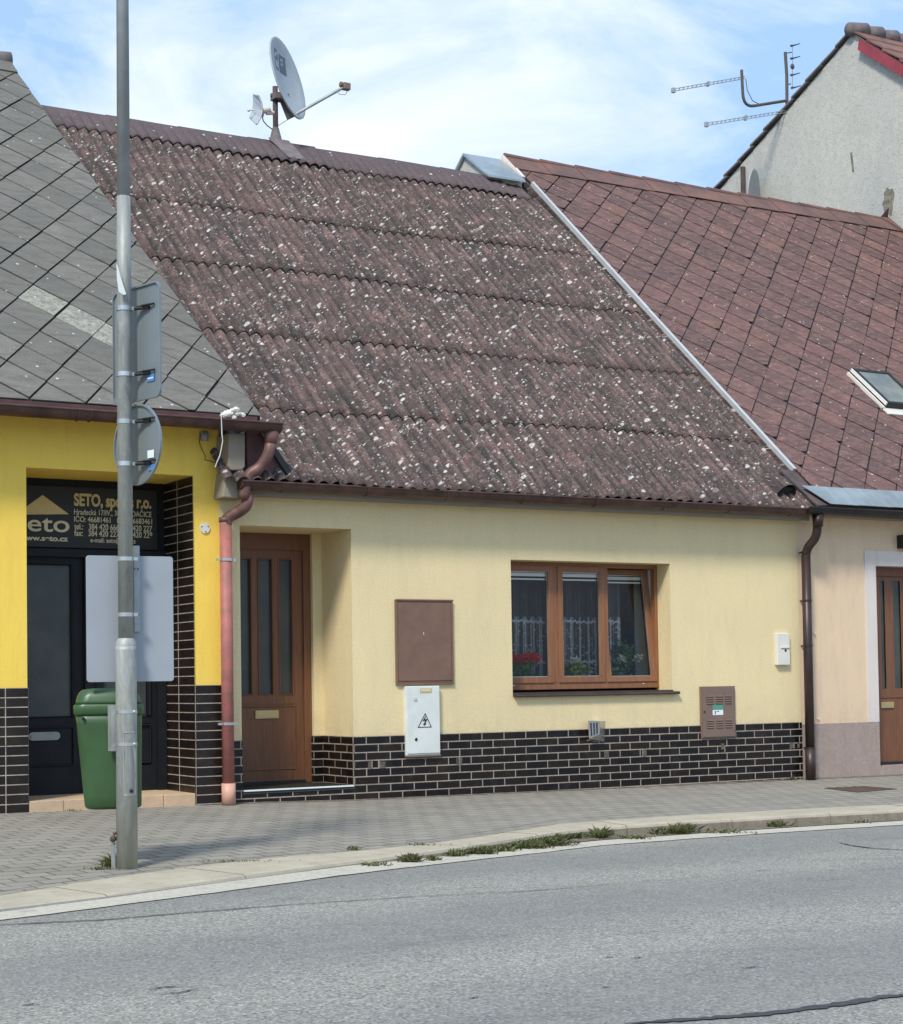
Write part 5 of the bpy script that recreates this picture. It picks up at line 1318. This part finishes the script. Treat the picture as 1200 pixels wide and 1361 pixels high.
m_.box(q0.x,q1.x,yg-.0105,yg-.008,mz,q0.z); m_.cm=1; m_.box(q0.x,q1.x,yg-.0105,yg-.008,q1.z,mz-.0005); m_.cm=2; m_.box(q0.x+.025,q0.x+.04,yg-.0115,yg-.0105,q1.z+.01,mz-.008); m_.box(q0.x+.05,q0.x+.085,yg-.0115,yg-.0105,mz-.02,mz-.012); m_.build('sticker',[M['stkgreen'],M['stickerwhite'],M['gasbrown']],dd)
m_=MB(); q=onF(936,946,yg-.009); m_.tube([q,q+Vector((0,-.006,0))],.010,10); m_.build('lock',M['blackmetal'],dd)
# small white box
ys=YF-.05
a,b_=onF(1032.5,841.5,ys),onF(1050.5,884,ys); x0,x1,z0,z1=a.x,b_.x,b_.z,a.z
c=thing('mail_box','narrow off-white wall box with small keyhole flap beside the dark downpipe','wall box',((x0+x1)/2,YF,z0))
m_=MB(); m_.box(x0,x1,ys,YF+.004,z0,z1); m_.build('housing',M['offwhite'],c,bevel=.008)
m_=MB(); zq=z1-(z1-z0)*.44; m_.box(x0+.05,x1-.012,ys-.010,ys-.0005,zq-.012,zq+.012); m_.build('flap',M['offwhite'],c,bevel=.003)
m_=MB(); m_.tube([Vector((x0+.115,ys-.004,zq-.035)),Vector((x0+.115,ys+.002,zq-.035))],.014,12); m_.box(x0+.055,x1-.02,ys-.002,ys+.001,zq-.016,zq-.0125); m_.build('keyhole',M['blackmetal'],c)
# flue / vent hood
yv=YF-.10
c=thing('vent_hood','shiny stainless steel vent hood below the window at the top of the black tiles','vent',(X_(793,970,YF),YF,Z_(793,988)))
A_=[onY(*q,YF-.004) for q in((786,958),(804.5,958.5),(804,986),(789,987.5))]; B_=[onY(*q,yv) for q in((781.5,958),(797,958.5),(797,976),(783,982))]
m_=MB()
for k in range(4):
    if k==3: continue
    j=(k+1)%4; m_.face([A_[k],A_[j],B_[j],B_[k]])
m_.face([A_[0],A_[3],B_[3],B_[0]]); m_.face([B_[0],B_[1],B_[2],B_[3]]) ; m_.build('hood',M['stainless'],c)
m_=MB()
for k in range(3):
    t=.18+.26*k; u=t+.10
    P=[B_[0].lerp(B_[1],t),B_[0].lerp(B_[1],u),B_[3].lerp(B_[2],u),B_[3].lerp(B_[2],t)]; P=[P[0].lerp(P[3],.12),P[1].lerp(P[2],.12),P[2].lerp(P[1],.12),P[3].lerp(P[0],.12)]
    m_.prism([p+Vector((0,-.001,0)) for p in P],(0,-.002,0))
m_.build('slot',M['blackmetal'],c)
m_=MB(); q=onY(780,984,YF-.02); m_.box(q.x,q.x+.18,YF-.02,YF-.012,q.z-.008,q.z+.01); m_.build('mounting_strip',M['stainless'],c)
# white crumpled bundle and string on the yellow house's gutter
rgw=random.Random(9)
c0=onY(309,549.5,gy-.05)
c=thing('plastic_bundle','crumpled white plastic bundle with dangling string lying in the yellow house gutter','bundle',c0)
m_=MB()
for (x,y,r_) in((297,552,.030),(301.5,550.5,.035),(305,549,.035),(310,547.5,.038),(314,545,.032),(308,553,.028),(311,555,.022),(322,551.5,.026),(316,550,.022)):
    q=onY(x,y,gy-.06+rgw.uniform(-.03,.03)); i0=len(m_.v); m_.ball(q,r_,8,(1.1,1,.85))
    for k in range(i0,len(m_.v)): m_.v[k]+=Vector((rgw.uniform(-.3,.3),rgw.uniform(-.3,.3),rgw.uniform(-.3,.3)))*r_*.6
m_.build('sheet',M['offwhite'],c)
m_=MB(); m_.tube([onY(*q,gy-gr-.02) for q in((294,552),(294.5,565),(295,578),(296,586),(294,597),(292,606),(288,615),(286,621))],.005,6); m_.build('string',M['string'],c)

# ================================================================== DISHES AND AERIALS
rb=RC.p(0,7.6); yR=rb.y
mx=onY(366.5,197,yR).x
H7=thing('satellite_dish','large pale satellite dish on a mast standing on the cream house roof ridge','satellite dish',(mx,yR,onY(366,197,yR).z))
ZR=lambda x,y:onY(x,y,yR)
m_=MB(); m_.tube([Vector((mx,yR,ZR(366,200).z)),Vector((mx-.0,yR,ZR(364,115).z))],.034,12); m_.build('mast',M['ridgebrown'],H7,smooth=True)
m_=MB(); m_.tube([Vector((mx,yR,ZR(366,204).z)),Vector((mx,yR,ZR(366,170).z))],[.125,.04],16); m_.prism([RC.p(mx-.02,7.10,.088),RC.p(mx+.22,7.10,.088),RC.p(mx+.14,7.58,.11),RC.p(mx-.14,7.58,.11)],RC.n*-.01); m_.build('mast_boot',M['ridgegrey'],H7)
# dish surface: elliptical bowl. centre at (383,103)
top,bot=ZR(371,48),ZR(391,158)
cD=ZR(382.5,104)+Vector((0,-.18,0)); cD=onY(383,103.5,yR-.18)
vwD=(cD-CAM).normalized(); 
az=R(-36)      # the concave face looks to the right and towards the street
def dishmesh(cen,nrm,upv,ra,rb_,depth,mat,name,parent,rim=.02,n=36,th=.02,root=None):
    nrm=nrm.normalized(); sd=upv.cross(nrm).normalized(); uu=nrm.cross(sd).normalized()
    m=MB(); rings=[]
    for k in range(7):
        t=k/6; r_=t; rings.append([cen+sd*(ra*r_*math.cos(a))+uu*(rb_*r_*math.sin(a))-nrm*depth*(1-r_*r_) for a in [2*math.pi*j/n for j in range(n)]])
    rings.append([p+ (p-cen).normalized()*rim for p in rings[-1]]); rings.append([p-nrm*.018 for p in rings[-1]])
    for k in range(6,-1,-1): rings.append([p-nrm*th for p in rings[k]])
    m.loft(rings,caps=False); m.face([p for p in rings[0]][::-1]); m.face([p-nrm*th for p in rings[0]])
    return m.build(name,mat,parent,smooth=True),sd,uu
axr=Vector((vwD.y,-vwD.x,0)).normalized()
# face normal: mostly to the viewer's right, a bit to the viewer, slightly up
nD=(-vwD*.40+axr*.86+Vector((0,0,.10))); nD=Vector((nD.x,nD.y,0)).normalized()*.975+Vector((0,0,.22))
Hd=(top-bot).length/2
tilt_dir=Vector((0,0,1))+axr*.015
dsh,sd,uu=dishmesh(cD,nD,tilt_dir,Hd*.86,Hd*.98,.085,M['dish'],'reflector',H7)
nD.normalize()
# printed emblem squares on the bowl
mk=MB()
def bowl(u,v,h=.004): 
    r2_=(u/(Hd*.9))**2+(v/Hd)**2; return cD+sd*u+uu*v-nD*.085*(1-r2_)+nD*h
def patch(u0,u1,v0,v1,nn=4):
    for i in range(nn):
        for j in range(nn):
            ua,ub=u0+(u1-u0)*i/nn,u0+(u1-u0)*(i+1)/nn; va,vb=v0+(v1-v0)*j/nn,v0+(v1-v0)*(j+1)/nn
            mk.face([bowl(ua,va),bowl(ub,va),bowl(ub,vb),bowl(ua,vb)])
sgn=1 if sd.dot(axr)>0 else -1
def PT(u0,u1,v0,v1): patch(sgn*u0,sgn*u1,v0,v1)
PT(-.02,.16,.10,.21); PT(-.02,.02,.21,.30); PT(.10,.16,.21,.30); PT(-.02,.16,.30,.335); PT(.04,.08,.235,.27); PT(-.19,-.15,.29,.36); PT(-.15,-.08,.33,.36); PT(-.19,-.06,.23,.26); PT(-.09,-.06,.26,.31); PT(-.17,-.06,.10,.13); PT(-.19,-.16,.13,.20)
mk.build('printed_mark',M['dishmark'],H7)
# arm, LNB, bracket
la=ZR(384,158)+Vector((0,-.2,0)); lb_=ZR(440,127)+Vector((0,-.35,0))
m_=MB(); m_.tube([la,lb_],.020,10); m_.build('feed_arm',M['galv'],H7)
m_=MB(); m_.prism([onY(373,134,yR-.02),onY(383,159,yR-.04),onY(396,153,yR-.04),onY(386,140,yR-.02)],(0,.03,0)); m_.build('arm_bracket',M['ridgegrey'],H7)
m_=MB(); q=lb_; m_.box(q.x-.01,q.x+.09,q.y-.04,q.y+.04,q.z-.03,q.z+.06); m_.tube([q+Vector((0,0,.03)),q+Vector((-.05,0,.035))],[.03,.038],12); m_.build('receiver_head',M['gasbrown'],H7,bevel=.01)
m_=MB(); m_.box(mx-.05,mx+.14,yR-.12,yR+.04,ZR(366,134).z,ZR(366,126).z); m_.tube([Vector((mx-.06,yR,ZR(366,127).z)),Vector((mx+.05,yR,ZR(366,128).z))],.025,8); m_.build('mast_clamp',M['ridgegrey'],H7)
m_=MB(); m_.tube([ZR(366,169),ZR(376,163),ZR(384,158)],.006,6); m_.tube([lb_+Vector((.06,0,-.03)),lb_+Vector((.03,0,-.09)),lb_+Vector((-.05,0,-.10)),lb_+Vector((-.09,0,-.07))],.005,6); m_.build('cable',M['string'],H7)
# small grid antenna on the same mast
H8=thing('antenna_dish','small curved grey grid antenna clamped to the left of the satellite mast','antenna',ZR(345,165))
m_=MB(); cA=ZR(341,146); nn_=7
P=[]
for k in range(nn_):
    t=k/(nn_-1); x=338.5+ (8.5)*math.sin(math.pi*t)*.0; 
    pts=[(337.5,126),(339.5,134),(340,143),(337,151),(334,157)]
prof=[(337,126),(337.5,134),(337,142),(335,150),(332,156)]; prof2=[(343.5,127.5),(347.3,137),(348.5,147),(346.3,156),(341,165)]
def off_(x,y,d): return ZR(x,y)+Vector((0,d,0))
A_=[onY(*q,yR+.12) for q in prof]; B_=[onY(*q,yR-.12) for q in prof2]
for k in range(4):
    m_.face([A_[k],B_[k],B_[k+1],A_[k+1]]); d_=Vector((-.012,0,0)); m_.face([A_[k]+d_,A_[k+1]+d_,B_[k+1]+d_,B_[k]+d_])
    for e in(A_,B_): m_.tube([e[k],e[k+1]],.012,6)
m_.tube([A_[0],B_[0]],.012,6); m_.tube([A_[-1],B_[-1]],.012,6)
m_.build('reflector',M['dish'],H8)
m_=MB(); m_.tube([ZR(331,146.5),ZR(338,146.5)],.008,6); m_.ball(ZR(330.5,146.5),.022,7); m_.build('feed',M['offwhite'],H8)
m_=MB(); m_.tube([ZR(347,148),ZR(358,145.5)],[.035,.045],10); m_.tube([ZR(354,150.5),ZR(365,150)],.026,8); m_.tube([ZR(347,152),ZR(350,153)],.03,8); m_.build('mount',M['offwhite'],H8)
m_=MB(); m_.tube([ZR(348,153),ZR(350,161),ZR(355,167),ZR(362,172)],.007,6); m_.build('cable',M['wire'],H8)
# satellite dish on the tall wall
cW=onX(999,262,GX-.12)
H9=thing('satellite_dish','white satellite dish fixed to the roughcast wall just above the red ridge','satellite dish',cW-Vector((0,0,.3)))
d2,_,_=dishmesh(onX(1002,257,GX-.3),(-vwD*.52+axr*.82+Vector((0,0,.08))),Vector((0,0,1)),.33,.40,.05,M['dish'],'reflector',H9)
m_=MB(); m_.tube([cW+Vector((0,0.0,-.05)),Vector((GX,cW.y+.1,cW.z-.05))],.025,8); m_.tube([cW+Vector((-.02,-.1,-.35)),cW+Vector((-.05,-.55,-.25))],.014,8); m_.build('mount',M['galv'],H9)
# TV aerials
ya_=22.6; A3=lambda x,y,d=0:onY(x,y,ya_+d)
H10=thing('tv_aerial','grey TV aerial mast with cranked arm and three yagi booms behind the roughcast gable','TV aerial',A3(1046,150))
m_=MB(); m_.tube([A3(1043.5,69.5),A3(1045.5,100),A3(1046,165)],.028,10); m_.build('mast',M['gutterdark'] if False else M['wire'],H10)
m_=MB(); m_.tube(smoothpath([A3(985.5,93),A3(988,143),A3(1044,134)]),.026,10); m_.build('cranked_arm',M['wire'],H10)
def yagi(x0,y0,x1,y1,n,sz,name,gap=.020,d0=0,d1=0):
    b=MB(); a,c_=A3(x0,y0,d0),A3(x1,y1,d1); b.tube([a+Vector((0,0,gap)),c_+Vector((0,0,gap))],.007,6); b.tube([a-Vector((0,0,gap)),c_-Vector((0,0,gap))],.007,6)
    for k in range(n):
        p=a.lerp(c_,(k+.5)/n); b.tube([p-Vector((0,0,gap)),p+Vector((0,0,gap))],.005,5); b.tube([p+Vector((-.02,-sz,0)),p+Vector((.02,sz,0))],.004,5)
    b.box(a.x-.015,a.x+.04,a.y-.03,a.y+.03,a.z-.038,a.z+.038)
    q=a.lerp(c_,.48); b.box(q.x-.012,q.x+.018,q.y-.03,q.y+.03,q.z-.038,q.z+.042)
    b.build(name,M['galv'],H10)
yagi(894,120,990,103,17,.06,'yagi'); yagi(938,165.5,1046,148,19,.06,'yagi')
m_=MB(); m_.tube([A3(991,105),A3(993,120),A3(1000,134),A3(1008,138)],.007,6); m_.tube([A3(1053,62),A3(1053.5,80),A3(1053,100),A3(1053,118)],.004,5); m_.build('cable',M['wire'],H10)
m_=MB()
for x,y in((1051,61),(1051,78),(1051,100),(1052,117)): m_.tube([A3(x,y),A3(x+5,y-1),A3(x+12,y-3)],[.022,.012,.008],7)
m_.ball(A3(1053,88.5),.045,8,(1,.6,1.1)); m_.tube([A3(1044,71),A3(1052,69.5)],.01,6); m_.tube([A3(1045,113),A3(1051,111.5)],.01,6); m_.build('yagi',M['wire'],H10)

# ================================================================== WEEDS
def weed(name,label,spots,fn,n,h,rg,mat='weed',group=None,broad=0):
    b=MB()
    for (x,y,wpx,hpx,cnt) in spots:
        for _ in range(cnt):
            px_=x+rg.gauss(0,wpx/2.4); p=onsurf(px_,y+rg.uniform(-2.2,1.2)*(1 if broad else .5),fn); L=h*(hpx**.7)*rg.uniform(.3,.85); a=rg.uniform(0,2*math.pi); lean_=rg.uniform(.15,1.9)
            d=Vector((math.cos(a)*lean_,math.sin(a)*lean_,1)).normalized(); s=Vector((-d.y,d.x,0)).normalized() if abs(d.z)<.99 else Vector((1,0,0)); w_=rg.uniform(.002,.005)*(1+2.2*broad)
            m1=p+d*L*.55; tip=p+d*L+Vector((math.cos(a),math.sin(a),-.35))*L*.25
            b.face([p-s*w_*.5,p+s*w_*.5,m1+s*w_,tip,m1-s*w_])
    o=b.build(name,M[mat]); tag(o,None,None,None,'stuff'); o['label']=label; return o
def road_at_kerb(X,Y): return rz(X)+.004
rgx=random.Random(21)
weed('kerb_weeds','green and dry weeds growing in the gutter along the foot of the kerb',[(545,1145,16,1.2,220),(575,1143,10,.6,60),(606,1137.5,18,1,260),(635,1134.5,26,1.2,460),(668,1131,18,1.0,200),(700,1127,26,1.4,460),(728,1123.5,30,1.5,460),(500,1150.5,30,.4,60),(840,1114.5,26,.6,90),(960,1107,40,.5,110),(712,1118,12,1.6,150),(735,1117,22,1.6,260),(762,1115,16,1.4,200),(798,1114,7,2.6,150),(875,1109,12,1.3,120),(905,1107.5,16,2.2,260),(893,1108,30,1.1,120),(1030,1099,16,1.5,180),(1045,1098,22,.7,80),(1145,1093.5,20,.5,30)],road_at_kerb,1,.075,rgx,broad=.6)
weed('pavement_weeds','sparse dry grass growing around the foot of the street pole',[(330,1146.5,60,.35,90),(560,1124,30,.4,60),(146,1152,12,1.2,120),(152,1149,8,2.0,80),(135,1156,26,.5,60),(470,1130,10,.7,45),(95,1078,16,.5,20)],pz,1,.075,rgx)
weed('wall_weeds','tuft of green weeds in the corner beside the dark downpipe',[(1062,1034,7,1.6,260),(1054,1036,6,.8,80),(1068,1033,4,1,50)],pz,1,.11,rgx,broad=.8)
sb_=MB()
# dusty dirt collected in the road gutter
Lq=[onsurf(*q,rz) for q in((500,1146),(560,1141),(620,1133),(700,1126),(800,1117),(930,1108),(1060,1099.5),(1200,1091))]
P=resample(Lq,80); 
for k in range(80):
    a,b_=P[k],P[k+1]; w0=.05+.07*abs(math.sin(k*1.7))+.03*math.sin(k*.6); w1=.05+.07*abs(math.sin((k+1)*1.7))+.03*math.sin((k+1)*.6)
    sb_.face([(a.x,a.y-.01,rz(a.x)+.0075),(b_.x,b_.y-.01,rz(b_.x)+.0075),(b_.x,b_.y+w1+.05,rz(b_.x)+.014),(a.x,a.y+w0+.05,rz(a.x)+.014)])
struct(sb_.build('gutter_dirt',M['soil']))
# dirt along the foot of the walls
sb_=MB(); xx=cx0; rgd=random.Random(4)
wds=[rgd.uniform(.01,.055) for _ in range(200)]
for k in range(170):
    a=cx0+k*.05; b_=a+.05
    if b_>rx1: break
    sb_.face([(a,YF-.012-wds[k],pz(a,YF-.05)+.003),(b_,YF-.012-wds[k+1],pz(b_,YF-.05)+.003),(b_,YF-.010,pz(b_,YF)+.010),(a,YF-.010,pz(a,YF)+.010)])
struct(sb_.build('wall_foot_dirt',M['soil']))

# ================================================================== LIGHT
SE,SA=R(46),R(-50)      # elevation; azimuth of the sun seen from the houses, to the left of straight out
sunpos=Vector((math.sin(SA)*math.cos(SE),-math.cos(SA)*math.cos(SE),math.sin(SE)))
sd_=bpy.data.lights.new('sun','SUN'); so=bpy.data.objects.new('sun',sd_); COL.objects.link(so)
sd_.energy=2.5; sd_.angle=R(10); sd_.color=(1,.95,.87)
so.rotation_euler=(-sunpos).to_track_quat('-Z','Y').to_euler(); so.location=(0,0,20)
W=bpy.data.worlds.new('World'); S.world=W; W.use_nodes=True; wt=W.node_tree; wn=wt.nodes; wl=wt.links
bg=wn['Background']; sk=wn.new('ShaderNodeTexSky'); sk.sky_type='NISHITA'; sk.sun_disc=False; sk.sun_elevation=SE
sk.sun_rotation=math.atan2(sunpos.x,sunpos.y); sk.air_density=1.0; sk.dust_density=1.5; sk.ozone_density=1.2
tc=wn.new('ShaderNodeTexCoord'); mp=wn.new('ShaderNodeMapping'); mp.inputs['Scale'].default_value=(1,1,2.2); mp.inputs['Location'].default_value=(CLX,CLY,CLZ) if 'CLX' in globals() else (.9,.3,.2)
wl.new(tc.outputs['Generated'],mp.inputs[0])
nz=wn.new('ShaderNodeTexNoise'); nz.inputs['Scale'].default_value=4.6; nz.inputs['Detail'].default_value=12; nz.inputs['Roughness'].default_value=.60; nz.inputs['Distortion'].default_value=.35; wl.new(mp.outputs[0],nz.inputs['Vector'])
# cloud bank thicker over the left of the street
dt=wn.new('ShaderNodeVectorMath'); dt.operation='DOT_PRODUCT'; wl.new(tc.outputs['Generated'],dt.inputs[0])
ld=(ray(120,130)).normalized(); dt.inputs[1].default_value=ld
dr_=wn.new('ShaderNodeValToRGB'); dr_.color_ramp.elements[0].position=.955; dr_.color_ramp.elements[1].position=1.0; dr_.color_ramp.elements[0].color=(0,0,0,1); dr_.color_ramp.elements[1].color=(.14,.14,.14,1); wl.new(dt.outputs['Value'],dr_.inputs[0])
ad=wn.new('ShaderNodeMath'); ad.operation='ADD'; wl.new(nz.outputs['Fac'],ad.inputs[0]); wl.new(dr_.outputs[0],ad.inputs[1])
cr_=wn.new('ShaderNodeValToRGB'); cr_.color_ramp.elements[0].position=.47; cr_.color_ramp.elements[1].position=.76; cr_.color_ramp.elements[0].color=(0,0,0,1); wl.new(ad.outputs[0],cr_.inputs[0])
mx_=wn.new('ShaderNodeMix'); mx_.data_type='RGBA'; wl.new(cr_.outputs[0],mx_.inputs[0]); wl.new(sk.outputs[0],mx_.inputs[6]); mx_.inputs[7].default_value=(6.0,6.5,7.2,1)
# hazy bright veil between the clouds
mv=wn.new('ShaderNodeMix'); mv.data_type='RGBA'; mv.inputs[0].default_value=.72; wl.new(mx_.outputs[2],mv.inputs[6]); mv.inputs[7].default_value=(3.1,4.8,7.4,1)
cl2=wn.new('ShaderNodeMix'); cl2.data_type='RGBA'; wl.new(cr_.outputs[0],cl2.inputs[0]); wl.new(mv.outputs[2],cl2.inputs[6]); cl2.inputs[7].default_value=(6.3,6.7,7.3,1)
wl.new(cl2.outputs[2],bg.inputs['Color']); bg.inputs['Strength'].default_value=.115
S.render.engine='CYCLES'
S.view_settings.view_transform='Standard'; S.view_settings.look='None'; S.view_settings.exposure=.50; S.view_settings.gamma=1
for o in bpy.data.objects:
    for k in('_b','zc'):
        if k in o: del o[k]
